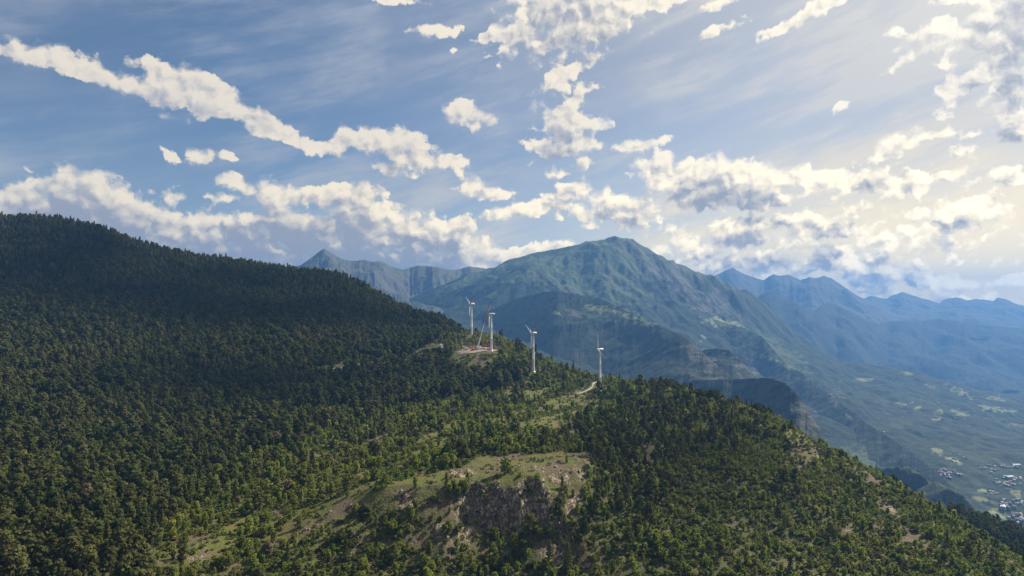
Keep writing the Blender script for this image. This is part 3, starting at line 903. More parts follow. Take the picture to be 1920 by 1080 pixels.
nA = fbm(tx / 55, ty / 55, 4, 131); nB = fbm(tx / 19, ty / 19, 3, 132); nC = fbm(tx / 130, ty / 130, 3, 133)
pA = inside(PINE_A, qx + (nA - 0.5) * 90, qy + (nB - 0.5) * 36)
pB = inside(PINE_B, qx + (nA - 0.5) * 60, qy + (nB - 0.5) * 30)
pC = inside(PINE_C, qx, qy)
terrace = inside(TERRACE, qx, qy + (nB - 0.5) * 10)
grass_t = spots(qx, qy, GRASS, 0.5, 600); earth_t = spots(qx, qy, EARTH, 0.7, 700); rock_t = spots(qx, qy, NROCK, 0.5, 800)
ed_t, eh_t = edge_sd(tx, ty)
clf = (ed_t > -3) & (ed_t < 13) & (eh_t > 8)

dens_ = np.where(pA, 0.93, 0.82 + (nA - 0.5) * 1.1)
dens_ = np.where(pB | pC, 0.92, dens_)
right = (qx > 1250) & ~pB
dens_ = np.where(right & ~pC, 0.95 + (nA - 0.5) * 0.7, dens_)
dens_ *= 1 - 0.72 * grass_t * np.where(pA, 0.5, 1)
dens_ *= 1 - 0.66 * earth_t * np.where(pA, 0.85, 1)
dens_ *= 1 - 0.9 * rock_t
lz = spots(qx, qy, [(760, 850, 330, 62, -20), (980, 780, 170, 50, 0), (480, 990, 150, 60, -30), (1000, 745, 150, 30, 10)], 0.5, 650) * np.where(pA | pB, 0, 1)
dens_ = dens_ * (1 - 0.85 * lz * lanes(tx, ty)) * (1 - 0.15 * lz)
dens_ = np.where(terrace, 0.0, dens_)
dens_ = np.where(clf, 0.16, dens_)

# tracks and pads stay clear of trees
TRACKS = [[(1078, 740), (1092, 736), (1104, 731), (1112, 725), (1112, 719), (1122, 716), (1138, 715)],
          [(612, 692), (650, 690), (700, 685), (735, 679), (770, 672), (800, 664), (818, 658), (830, 652), (826, 645)]]
TRACK_PTS = []
for tr in TRACKS:
    pp = []
    for p in tr:
        q = near_hit(*p, y0=600)
        if q is not None: pp.append(q)
    TRACK_PTS.append(np.array(pp))
BASES = [near_hit(1125, 733, 700), near_hit(1000, 697, 800), near_hit(921, 658, 900), near_hit(884, 634, 1000)]
SITE = near_hit(893, 657, 900)


def seg_dist(x, y, pts):
    best = np.full(np.shape(x), 1e9)
    for a, b in zip(pts[:-1], pts[1:]):
        e = b[:2] - a[:2]; L2 = e @ e + 1e-9
        t = np.clip(((x - a[0]) * e[0] + (y - a[1]) * e[1]) / L2, 0, 1)
        best = np.minimum(best, np.hypot(x - a[0] - t * e[0], y - a[1] - t * e[1]))
    return best


for i_, pts in enumerate(TRACK_PTS):
    near_cam = 9.0 if i_ == 0 else 8.0
    dd = seg_dist(tx, ty, pts)
    dens_ = np.where(dd < 4.5, 0, dens_)
    # the strip in front of the track is grass, otherwise the trees would hide it
    dens_ = np.where((dd < 26) & (seg_dist(tx, ty + 14, pts) < 16), dens_ * 0.12, dens_)
for b in BASES: dens_ = np.where(np.hypot(tx - b[0], ty - b[1]) < 11, 0, dens_)
dens_ = np.where((np.abs(tx - SITE[0]) < 34) & (ty - SITE[1] > -26) & (ty - SITE[1] < 26), 0, dens_)

fore_site = (np.abs(tx - SITE[0]) < 36) & (ty - SITE[1] > -95) & (ty - SITE[1] <= -26)
dens_ = np.where(fore_site, 0.45, dens_)
keep = vis & inframe & (RNG.uniform(0, 1, len(tx)) < dens_)
r1 = RNG.uniform(0, 1, len(tx)); r2 = RNG.uniform(0, 1, len(tx)); r3 = RNG.uniform(0, 1, len(tx))
bright_patch = spots(qx, qy, [(200, 735, 34, 9, 0), (150, 745, 26, 8, 0), (90, 752, 40, 9, 0), (640, 775, 40, 8, 0), (600, 700, 40, 8, 0), (330, 700, 60, 6, 0)], 0.4, 900) > 0.5
low_left = pA & (qy > 760)
p_pine = np.where(pA, np.where(low_left, 0.72 + (nC - 0.5) * 1.2, 0.93), np.where(pB, 0.26, np.where(pC, 0.95, np.where(right, 0.03, 0.06))))
p_pine = np.where(bright_patch, 0.05, p_pine)
is_pine = r1 < p_pine
p_shrub = np.where(pA | pB, 0.04, np.where(right, 0.66, 0.46 + (nB - 0.5) * 0.8))
is_shrub = ~is_pine & (r2 < p_shrub)
skyline = (qy < 560) & pA
spr = np.where(skyline, 0.55, np.where(pA, 0.16 + (nC - 0.5) * 0.8, 0.25))
is_pine &= ~fore_site; is_shrub |= fore_site
variant = np.where(is_pine, np.where(r3 < spr, np.array(V_SPRUCE)[(r2 * 97).astype(int) % 2], np.array(V_PINE)[(r2 * 97).astype(int) % 3]),
                   np.where(is_shrub, np.array(V_OF['shrub'])[(r3 * 97).astype(int) % 3], np.array(V_OF['broadleaf_tree'])[(r3 * 97).astype(int) % 4]))
size = np.clip(RNG.lognormal(0.0, 0.26, len(tx)), 0.5, 1.75) * np.where(is_pine, np.where(pA & ~low_left, 1.02, 0.95), np.where(right & ~is_shrub, 0.54, np.where(is_shrub, 1.0, 0.66)))
size = np.where(right & is_pine, size * 0.72, size)
size = np.where(pB, size * 0.82, size)
size = np.where(skyline & (qy < 500) & is_pine, size * RNG.uniform(0.75, 1.2, len(tx)), size)
rot = RNG.uniform(0, 2 * math.pi, len(tx))

idx = np.nonzero(keep)[0]
T = dict(x=tx[idx], y=ty[idx], z=tz[idx], v=variant[idx], s=size[idx], r=rot[idx], px=qx[idx], py=qy[idx], pA=pA[idx], pB=pB[idx], pC=pC[idx], terr=terrace[idx], low=low_left[idx])
species = np.array([VARIANTS[i][0] for i in range(len(VARIANTS))])[T['v']]


def place_tree(v, loc, rz, sc, label, group):
    sp = VARIANTS[v][0]
    root = empty(sp, loc, rz, sc)
    tag(root, label, {'pine_tree': 'pine tree', 'broadleaf_tree': 'broadleaf tree', 'shrub': 'shrub'}[sp], group)
    for nm, me in (('crown', VARIANTS[v][1]), ('trunk', VARIANTS[v][2])):
        c = bpy.data.objects.new(nm, me)
        COL.objects.link(c)
        c.parent = root
    return root


# undergrowth: low bushes that close the gaps between the trees
gy_ = np.arange(270, 1000, 3.1)
cu = np.vstack([np.c_[np.arange(-0.62 * y, 0.8 * y, 3.1), np.full(len(np.arange(-0.62 * y, 0.8 * y, 3.1)), y)] for y in gy_])
cu = cu + RNG.uniform(-1.5, 1.5, cu.shape)
ux, uy = cu[:, 0], cu[:, 1]
uz = near_h(ux, uy)
upx, upy = project(ux, uy, uz)
uA = inside(PINE_A, upx, upy)
uT = inside(TERRACE, upx, upy)
ju = np.clip(((ux / uy + 1.25) / 2.4 * 999).round().astype(int), 0, 999)
ju2 = np.clip(((np.log(uy) - math.log(120)) / (math.log(2600) - math.log(120)) * 759).astype(int), 0, 759)
uvis = ((uz + 4) / uy > hor[np.maximum(ju2 - 2, 0), ju]) & (upx > -200) & (upx < 2200) & (upy < 1400)
uden = 0.62 + (fbm(ux / 30, uy / 30, 3, 141) - 0.5) * 0.9
uden = uden * (1 - 0.75 * lanes(ux, uy) * spots(upx, upy, [(760, 850, 330, 62, -20), (980, 780, 170, 50, 0), (480, 990, 150, 60, -30), (1000, 745, 150, 30, 10)], 0.5, 650))
uden = uden * (1 - 0.55 * spots(upx, upy, EARTH, 0.8, 700)) * (1 - 0.6 * spots(upx, upy, NROCK, 0.6, 800))
ud, uh = edge_sd(ux, uy)
uden = np.where(uT, 0.30 * ss(0.42, 0.6, fbm(ux / 16, uy / 16, 3, 151)), uden)
uden = np.where((ud > -2) & (ud < 9) & (uh > 5), 0.22, uden)
for pts in TRACK_PTS: uden = np.where(seg_dist(ux, uy, pts) < 3.5, 0, uden)
for b in BASES: uden = np.where(np.hypot(ux - b[0], uy - b[1]) < 8, 0, uden)
uk = np.nonzero(uvis & ~uA & (RNG.uniform(0, 1, len(ux)) < uden))[0]
UNDER = dict(x=ux[uk], y=uy[uk], z=uz[uk], v=np.array(V_OF['shrub'])[RNG.integers(0, 3, len(uk))], s=RNG.uniform(0.34, 0.85, len(uk)) * np.where(uT[uk], 0.62, 1), r=RNG.uniform(0, 6.28, len(uk)))

# trees that stand alone on and by the grassy terrace, each with its own description
LONE = [('broadleaf_tree', 948, 888, 1.32, 'broad round green tree standing alone in the middle of the grassy terrace'),
        ('shrub', 999, 863, 0.9, 'small dark bush at the back edge of the terrace, left of its twin'),
        ('shrub', 1014, 866, 0.95, 'small dark bush at the back of the terrace, right of its twin'),
        ('shrub', 1049, 867, 0.75, 'tiny round bush on the bare ground near the right end of the terrace'),
        ('broadleaf_tree', 1063, 868, 0.52, 'slim little tree near the right tip of the grassy terrace'),
        ('shrub', 974, 894, 0.9, 'low grey green bush at the cliff edge beside the lone round tree'),
        ('broadleaf_tree', 877, 908, 0.72, 'rounded dark tree on the terrace edge left of the cliff'),
        ('broadleaf_tree', 779, 914, 0.7, 'oval tree at the left end of the bright terrace grass'),
        ('shrub', 809, 907, 0.7, 'small bush in the bright grass at the left of the terrace'),
        ('broadleaf_tree', 1008, 905, 0.66, 'dark tree leaning out over the cliff at its right end'),
        ('shrub', 720, 915, 0.9, 'grey green bush at the far left tip of the terrace'),
        ('shrub', 1030, 872, 0.6, 'tiny dark bush on bare earth in the right half of the terrace'),
        ('shrub', 915, 874, 0.7, 'low bush behind the lone round tree on the terrace'),
        ('broadleaf_tree', 842, 925, 0.8, 'bushy green tree growing below the terrace edge, left of the cliff'),
        ('broadleaf_tree', 858, 936, 0.9, 'tall leafy tree against the left end of the dark cliff'),
        ('shrub', 1085, 888, 0.9, 'shrub clinging to the rocky right corner of the terrace'),
        ('pine_tree', 1080, 750, 0.62, 'single dark conifer on the grass below the gravel track')]
lone_xy = []
for sp, px_, py_, sc_, lab in LONE:
    q = near_hit(px_, py_, 380)
    lone_xy.append(q)
    place_tree(V_OF[sp][(int(px_) * 7) % len(V_OF[sp])], q, px_ * 0.37, sc_, lab, None)

# the trees that show largest stand as objects of their own: up to 290 of each kind
hgt = np.array([v[4] for v in VARIANTS])[T['v']] * T['s']
app = hgt / T['y']
seen = (T['px'] > -15) & (T['px'] < 1935) & (T['py'] < 1095)
ABOVE = [('pine_tree', 'pines on the ridge above the terrace', 'dark pine on the ridge behind the grassy terrace'),
         ('broadleaf_tree', 'green trees on the ridge above the terrace', 'green broadleaf tree on the ridge behind the grassy terrace'),
         ('shrub', 'scrub on the ridge above the terrace', 'low shrub on the ridge behind the grassy terrace')]
ZONES = [('pine_tree', 'dense pine wood at the lower left', 'olive pine in the dense wood that fills the lower left'),
         ('pine_tree', 'dark conifers on the slope right of the terrace', 'dark pine in the stand on the slope right of the rocky terrace'),
         ('pine_tree', 'pines scattered through the green wood', 'dark pine scattered among the lighter broadleaf trees of the foreground slope'),
         ('broadleaf_tree', 'green trees below the cliff', 'green broadleaf tree in the wood below the rocky terrace and its cliff'),
         ('broadleaf_tree', 'green trees on the right slope', 'small green broadleaf tree on the open slope falling away to the right'),
         ('broadleaf_tree', 'green trees among the lower left pines', 'light green broadleaf tree among the pines at the lower left'),
         ('shrub', 'scrub below the cliff', 'low rounded shrub in the wood below the rocky terrace and its cliff'),
         ('shrub', 'scrub on the right slope', 'low rounded shrub on the open slope falling away to the right'),
         ('shrub', 'scrub among the lower left pines', 'low shrub among the pines at the lower left')]


def zone_of(i):
    sp = species[i]; px_ = T['px'][i]
    if sp == 'pine_tree':
        return ZONES[0] if T['pA'][i] else ZONES[1] if (T['pB'][i] or T['pC'][i]) else ZONES[2]
    k = 3 if sp == 'broadleaf_tree' else 6
    if T['py'][i] < 905 and 560 < px_ <= 1130: return ABOVE[1 if k == 3 else 2]
    return ZONES[k + 2] if T['pA'][i] or px_ < 420 else ZONES[k + 1] if px_ > 1130 else ZONES[k]


single = np.zeros(len(T['x']), bool)
for sp in ('pine_tree', 'broadleaf_tree', 'shrub'):
    ii = np.nonzero((species == sp) & seen)[0]
    ii = ii[np.argsort(-app[ii])][:290]
    single[ii] = True
    for i in ii:
        zn = zone_of(i)
        place_tree(int(T['v'][i]), (float(T['x'][i]), float(T['y'][i]), float(T['z'][i])), float(T['r'][i]), float(T['s'][i]), zn[2], zn[1])

# all the other trees: one wood
rest = np.nonzero(~single)[0]
print('trees: single', int(single.sum()), 'wood', len(rest))


def point_cloud(name, D, sel, label):
    me = bpy.data.meshes.new(name)
    pts_ = np.stack([D['x'][sel], D['y'][sel], D['z'][sel]], -1).astype(np.float32)
    me.vertices.add(len(sel)); me.vertices.foreach_set('co', pts_.ravel())
    for nm, arr, typ in (('variant', D['v'][sel], 'INT'), ('size', D['s'][sel], 'FLOAT'), ('turn', D['r'][sel], 'FLOAT')):
        at = me.attributes.new(nm, typ, 'POINT')
        at.data.foreach_set('value', arr.astype(np.int32 if typ == 'INT' else np.float32))
    o = bpy.data.objects.new(name, me)
    COL.objects.link(o)
    return tag(o, label, kind='stuff')


wood = point_cloud('woodland', T, rest, 'mixed pine and broadleaf wood covering the hill and the ridge')
under = point_cloud('undergrowth', UNDER, np.arange(len(uk)), 'low bushes and young growth filling the gaps between the trees')
protos = {}
for o_ in COL.objects:
    if o_.type == 'MESH' and o_.name.split('.')[0] in ('crown', 'trunk'):
        protos.setdefault(o_.data.name, o_)
ng_ = bpy.data.node_groups.new('woodland', 'GeometryNodeTree')
ng_.interface.new_socket('Geometry', in_out='INPUT', socket_type='NodeSocketGeometry')
ng_.interface.new_socket('Geometry', in_out='OUTPUT', socket_type='NodeSocketGeometry')
gi, go = ng_.nodes.new('NodeGroupInput'), ng_.nodes.new('NodeGroupOutput')
L = ng_.links.new


def named(nm, typ):
    a = ng_.nodes.new('GeometryNodeInputNamedAttribute'); a.data_type = typ; a.inputs['Name'].default_value = nm
    return a.outputs['Attribute']


va, sa, ta = named('variant', 'INT'), named('size', 'FLOAT'), named('turn', 'FLOAT')
rotv = ng_.nodes.new('ShaderNodeCombineXYZ'); L(ta, rotv.inputs[2])
joined = ng_.nodes.new('GeometryNodeJoinGeometry')
for i, v in enumerate(VARIANTS):
    if v[1].name not in protos or v[2].name not in protos: continue
    jn = ng_.nodes.new('GeometryNodeJoinGeometry')
    for me_ in (v[1], v[2]):
        oi = ng_.nodes.new('GeometryNodeObjectInfo'); oi.transform_space = 'ORIGINAL'
        oi.inputs['Object'].default_value = protos[me_.name]
        L(oi.outputs['Geometry'], jn.inputs[0])
    cmp_ = ng_.nodes.new('FunctionNodeCompare'); cmp_.data_type = 'INT'; cmp_.operation = 'EQUAL'
    L(va, cmp_.inputs[2]); cmp_.inputs[3].default_value = i
    ip = ng_.nodes.new('GeometryNodeInstanceOnPoints')
    L(gi.outputs[0], ip.inputs['Points']); L(cmp_.outputs[0], ip.inputs['Selection']); L(jn.outputs[0], ip.inputs['Instance'])
    L(rotv.outputs[0], ip.inputs['Rotation']); L(sa, ip.inputs['Scale'])
    L(ip.outputs[0], joined.inputs[0])
L(joined.outputs[0], go.inputs[0])
for o_ in (wood, under):
    md = o_.modifiers.new('trees', 'NODES')
    md.node_group = ng_


# ------------------------------------------------------------------ tracks and pads (ground surfaces)
M_GRAVEL = paint('gravel', (0.24, 0.215, 0.175), 0.95, 0, 0.07, 0.8)
M_PAD = paint('red_earth', (0.19, 0.135, 0.105), 0.95, 0, 0.08, 0.5)


def drape(name, pts, width, mat, label, lift=0.35):
    v, f = [], []
    line = []
    for a, b in zip(pts[:-1], pts[1:]):
        n = max(2, int(np.hypot(*(b - a)[:2]) / 3))
        for k in range(n): line.append(a + (b - a) * k / n)
    line.append(pts[-1])
    line = np.array(line)
    # soften the corners
    for _ in range(3):
        line[1:-1] = 0.25 * line[:-2] + 0.5 * line[1:-1] + 0.25 * line[2:]
    tg = np.gradient(line[:, :2], axis=0); tg /= np.linalg.norm(tg, axis=1)[:, None] + 1e-9
    nr_ = np.c_[-tg[:, 1], tg[:, 0]]
    m = 5
    for i in range(len(line)):
        for k in range(m):
            o_ = (k / (m - 1) - 0.5) * width * (1 + 0.25 * math.sin(i * 0.7))
            x_, y_ = line[i, 0] + nr_[i, 0] * o_, line[i, 1] + nr_[i, 1] * o_
            v.append((x_, y_, 0))
    v = np.array(v)
    v[:, 2] = near_h(v[:, 0], v[:, 1]) + lift
    for i in range(len(line) - 1):
        for k in range(m - 1):
            b = i * m + k
            f.append((b, b + 1, b + m + 1, b + m))
    o_ = mesh_obj(name, v, f, mat, smooth=True)
    return tag(o_, label, kind='structure')


drape('gravel_track', TRACK_PTS[0], 2.8, M_GRAVEL, 'pale gravel track bending up to the nearest turbine')
drape('gravel_track', TRACK_PTS[1], 2.8, M_GRAVEL, 'pale gravel track climbing across the hill to the building site')


def patch(name, c, rx, ry, mat, label, lift=0.3):
    v, f = [], []
    n, m = 40, 8
    for j in range(m):
        for i in range(n):
            a = 2 * math.pi * i / n
            k = (j + 0.02) / (m - 1) * (1 + 0.16 * math.sin(3 * a + 1) + 0.08 * math.sin(7 * a))
            v.append((c[0] + rx * k * math.cos(a), c[1] + ry * k * math.sin(a), 0))
    v = np.array(v)
    v[:, 2] = near_h(v[:, 0], v[:, 1]) + lift
    for j in range(m - 1):
        for i in range(n):
            f.append((j * n + i, j * n + (i + 1) % n, (j + 1) * n + (i + 1) % n, (j + 1) * n + i))
    return tag(mesh_obj(name, v, f, mat, smooth=True), label, kind='structure')


patch('building_site', SITE, 30, 15, M_PAD, 'cleared reddish earth of the building site round the crane')
patch('turbine_pad', BASES[0] + [0, -1, 0], 7, 6, M_GRAVEL, 'gravel ring at the foot of the nearest turbine')

# ------------------------------------------------------------------ small solids in mesh code
M_WHITE = paint('turbine_white', (0.60, 0.61, 0.62), 0.5, 0, 0.02, 0.4)
M_GREY = paint('grey_metal', (0.32, 0.33, 0.34), 0.5, 0.3, 0.05, 1.0)
M_RED = paint('red_paint', (0.52, 0.045, 0.035), 0.5, 0, 0.05, 1.0)
M_ORANGE = paint('orange_paint', (0.55, 0.16, 0.04), 0.5, 0, 0.05, 1.0)
M_DARK = paint('dark_rubber', (0.025, 0.025, 0.027), 0.8, 0, 0.03, 1.0)
M_GLASS = paint('dark_glass', (0.03, 0.04, 0.05), 0.1, 0, 0.0, 1.0)
M_VAN = paint('van_white', (0.70, 0.71, 0.72), 0.4, 0, 0.03, 1.0)
M_CONC = paint('concrete', (0.38, 0.37, 0.35), 0.9, 0, 0.05, 0.6)


class MB:
    def __init__(self): self.v, self.f = [], []

    def add(self, v, f):
        b = len(self.v)
        self.v += [tuple(x) for x in v]; self.f += [tuple(i + b for i in q) for q in f]
        return self

    def box(self, c, s, taper=1.0, rot=0.0, bev=0.0):
        """box with bevelled vertical edges, its top scaled by taper"""
        hx, hy, hz = s[0] / 2, s[1] / 2, s[2] / 2
        b = min(bev or min(hx, hy) * 0.12, hx * 0.9, hy * 0.9)
        ring = [(hx - b, -hy), (hx, -hy + b), (hx, hy - b), (hx - b, hy), (-hx + b, hy), (-hx, hy - b), (-hx, -hy + b), (-hx + b, -hy)]
        cr, sr = math.cos(rot), math.sin(rot)
        v = []
        for z, k in ((-hz, 1), (hz - b * 0.6, 1 - (1 - taper) * 0.85), (hz, taper * 0.94)):
            for x, y in ring: v.append((c[0] + (x * cr - y * sr) * k, c[1] + (x * sr + y * cr) * k, c[2] + z))
        f = [tuple(range(7, -1, -1)), tuple(range(16, 24))]
        for j in (0, 8):
            for i in range(8): f.append((j + i, j + (i + 1) % 8, j + 8 + (i + 1) % 8, j + 8 + i))
        return self.add(v, f)

    def tube(self, p, q, r0, r1=None, n=10, caps=True):
        r1 = r0 if r1 is None else r1
        p, q = np.array(p, float), np.array(q, float)
        d = q - p; d /= np.linalg.norm(d)
        ref = np.array([0, 0, 1.0]) if abs(d[2]) < 0.9 else np.array([1.0, 0, 0])
        s = np.cross(d, ref); s /= np.linalg.norm(s)
        t = np.cross(d, s)
        v = [c + (s * math.cos(2 * math.pi * i / n) + t * math.sin(2 * math.pi * i / n)) * r for c, r in ((p, r0), (q, r1)) for i in range(n)]
        f = [(i, (i + 1) % n, n + (i + 1) % n, n + i) for i in range(n)]
        if caps: f += [tuple(range(n - 1, -1, -1)), tuple(range(n, 2 * n))]
        return self.add(v, f)

    def lathe(self, prof, n=24, axis=None, origin=(0, 0, 0)):
        """profile of (radius, height) turned round an axis"""
        a = np.array(axis if axis is not None else (0, 0, 1), float); a /= np.linalg.norm(a)
        ref = np.array([0, 0, 1.0]) if abs(a[2]) < 0.9 else np.array([1.0, 0, 0])
        s = np.cross(a, ref); s /= np.linalg.norm(s); t = np.cross(a, s)
        o_ = np.array(origin, float)
        v = [o_ + a * h + (s * math.cos(2 * math.pi * i / n) + t * math.sin(2 * math.pi * i / n)) * r for r, h in prof for i in range(n)]
        f = []
        for j in range(len(prof) - 1):
            for i in range(n): f.append((j * n + i, j * n + (i + 1) % n, (j + 1) * n + (i + 1) % n, (j + 1) * n + i))
        f.append(tuple(range(n - 1, -1, -1))); f.append(tuple(range((len(prof) - 1) * n, len(prof) * n)))
        return self.add(v, f)

    def lattice(self, p, q, w0, w1, bays, r=0.09):
        """four chords with zigzag bracing between two points"""
        p, q = np.array(p, float), np.array(q, float)
        d = q - p; L_ = np.linalg.norm(d); d /= L_
        s = np.cross(d, [0, 1.0, 0.001]); s /= np.linalg.norm(s); t = np.cross(d, s)
        def corner(k, c):
            w = (w0 + (w1 - w0) * k / bays) / 2
            return p + d * L_ * k / bays + (s * (1, 1, -1, -1)[c] + t * (1, -1, -1, 1)[c]) * w
        for c in range(4): self.tube(corner(0, c), corner(bays, c), r * 1.5, None, 5)
        for k in range(bays):
            for c in range(4):
                self.tube(corner(k, c), corner(k + 1, (c + 1) % 4), r, None, 4)
                self.tube(corner(k, c), corner(k, (c + 1) % 4), r, None, 4)
        return self

    def build(self, name, mat, parent=None, smooth=False):
        return mesh_obj(name, self.v, self.f, mat, parent, smooth)


# ------------------------------------------------------------------ wind turbines
def blade_mb(origin, direction, chord_dir, length):
    """tapered, slightly twisted aerofoil"""
    d = np.array(direction, float); d /= np.linalg.norm(d)
    c = np.array(chord_dir, float); c -= d * (c @ d); c /= np.linalg.norm(c)
    n_ = np.cross(d, c)
    mb = MB(); v, f = [], []
    st = [(0.0, 0.42, 0.42), (0.05, 0.45, 0.42), (0.16, 1.05, 0.30), (0.24, 1.12, 0.24), (0.45, 0.85, 0.16), (0.7, 0.58, 0.10), (0.9, 0.36, 0.06), (0.985, 0.2, 0.035), (1.0, 0.06, 0.02)]
    n = 12
    for k, (t, ch, th) in enumerate(st):
        tw = math.radians(16 * (1 - t))
        cc, nn = c * math.cos(tw) + n_ * math.sin(tw), -c * math.sin(tw) + n_ * math.cos(tw)
        for i in range(n):
            a = 2 * math.pi * i / n
            x = math.cos(a) * ch - (0.35 * ch if t > 0.1 else 0)
            y = math.sin(a) * th * (0.6 + 0.4 * math.cos(a) if t > 0.1 else 1)
            v.append(np.array(origin) + d * length * t + cc * x + nn * y)
    for k in range(len(st) - 1):
        for i in range(n): f.append((k * n + i, k * n + (i + 1) % n, (k + 1) * n + (i + 1) % n, (k + 1) * n + i))
    f.append(tuple(range(n - 1, -1, -1))); f.append(tuple(range((len(st) - 1) * n, len(st) * n)))
    return mb.add(v, f)


def wind_turbine(base, H, axis, phases, label, blade_len=20.5):
    root = empty('wind_turbine', tuple(base))
    tag(root, label, 'wind turbine', 'wind turbines along the ridge')
    a = np.array([*axis, 0.0]); a /= np.linalg.norm(a)
    up = np.array([0, 0, 1.0]); h = np.cross(a, up)
    tw = MB().lathe([(2.9, -1.5), (2.9, 0.35), (1.95, 0.36), (1.9, 0.6), (1.84, 3), (1.62, H * 0.33), (1.64, H * 0.33 + 0.06), (1.64, H * 0.33 + 0.3), (1.6, H * 0.33 + 0.36), (1.36, H * 0.66), (1.38, H * 0.66 + 0.06), (1.38, H * 0.66 + 0.3), (1.34, H * 0.66 + 0.36), (1.08, H - 0.3), (1.2, H - 0.2), (1.2, H)], 28)
    t_o = tw.build('tower', M_WHITE, root, True)
    dr = MB().box((0, -1.93, 2.3), (0.95, 0.22, 2.1)).build('door', M_GREY, t_o)
    st = MB()
    for k in range(5): st.box((0, -2.3 - 0.28 * (4 - k), 0.3 + 0.2 * k), (1.1, 0.3, 0.12))
    st.build('steps', M_GREY, t_o)
    # nacelle: rounded, longer behind the tower
    top = np.array([0, 0, H + 1.25])
    ns = MB()
    prof = [(0.25, -5.2), (1.0, -5.1), (1.35, -4.6), (1.5, -3.5), (1.58, -1.0), (1.55, 1.0), (1.4, 1.9), (1.25, 2.3)]
    ns.lathe(prof, 20, a, top)
    na = ns.build('nacelle', M_WHITE, root, True)
    MB().tube(top - a * 4.4 + up * 1.3, top - a * 4.4 + up * 2.5, 0.06, None, 6).box(top - a * 4.4 + up * 2.5, (0.5, 0.12, 0.12)).build('wind_vane', M_GREY, na)
    hub_c = top + a * 3.3
    MB().lathe([(1.1, -0.95), (1.25, -0.6), (1.3, 0.0), (1.15, 0.7), (0.75, 1.25), (0.3, 1.55), (0.05, 1.62)], 20, a, hub_c).build('hub', M_WHITE, root, True)
    for ph in phases:
        p = math.radians(ph)
        d = up * math.cos(p) + h * math.sin(p)
        blade_mb(hub_c + d * 0.9, d, np.cross(a, d) * 0.75 + a * 0.66, blade_len).build('blade', M_WHITE, root, True)
    return root


wind_turbine(BASES[0], 54, (-0.89, -0.45), (0, 120, 240), 'nearest white wind turbine, at the end of the gravel track, one blade straight up')
wind_turbine(BASES[1], 53, (-0.89, -0.45), (57, 177, 297), 'white wind turbine standing behind a dark pine belt, one blade hanging down')
wind_turbine(BASES[2], 54, (-0.99, -0.13), (180, 300), 'unfinished white wind turbine with two blades beside the crane')
wind_turbine(BASES[3], 55, (-0.90, -0.43), (55, 175, 295), 'farthest and smallest looking white wind turbine, left of the crane')


# ------------------------------------------------------------------ building site: crane, vehicles, containers
def on_ground(px, py):
    q = near_hit(px, py, 900)
    return q


def wheels(root, xs, half, r=0.5, w=0.36):
    for x in xs:
        for s in (-1, 1):
            o_ = MB().tube((x, s * half, r), (x, s * (half + w), r), r, None, 14).build('wheel', M_DARK, root)
            MB().tube((x, s * (half + w), r), (x, s * (half + w + 0.03), r), r * 0.5, r * 0.45, 10).build('rim', M_GREY, o_)


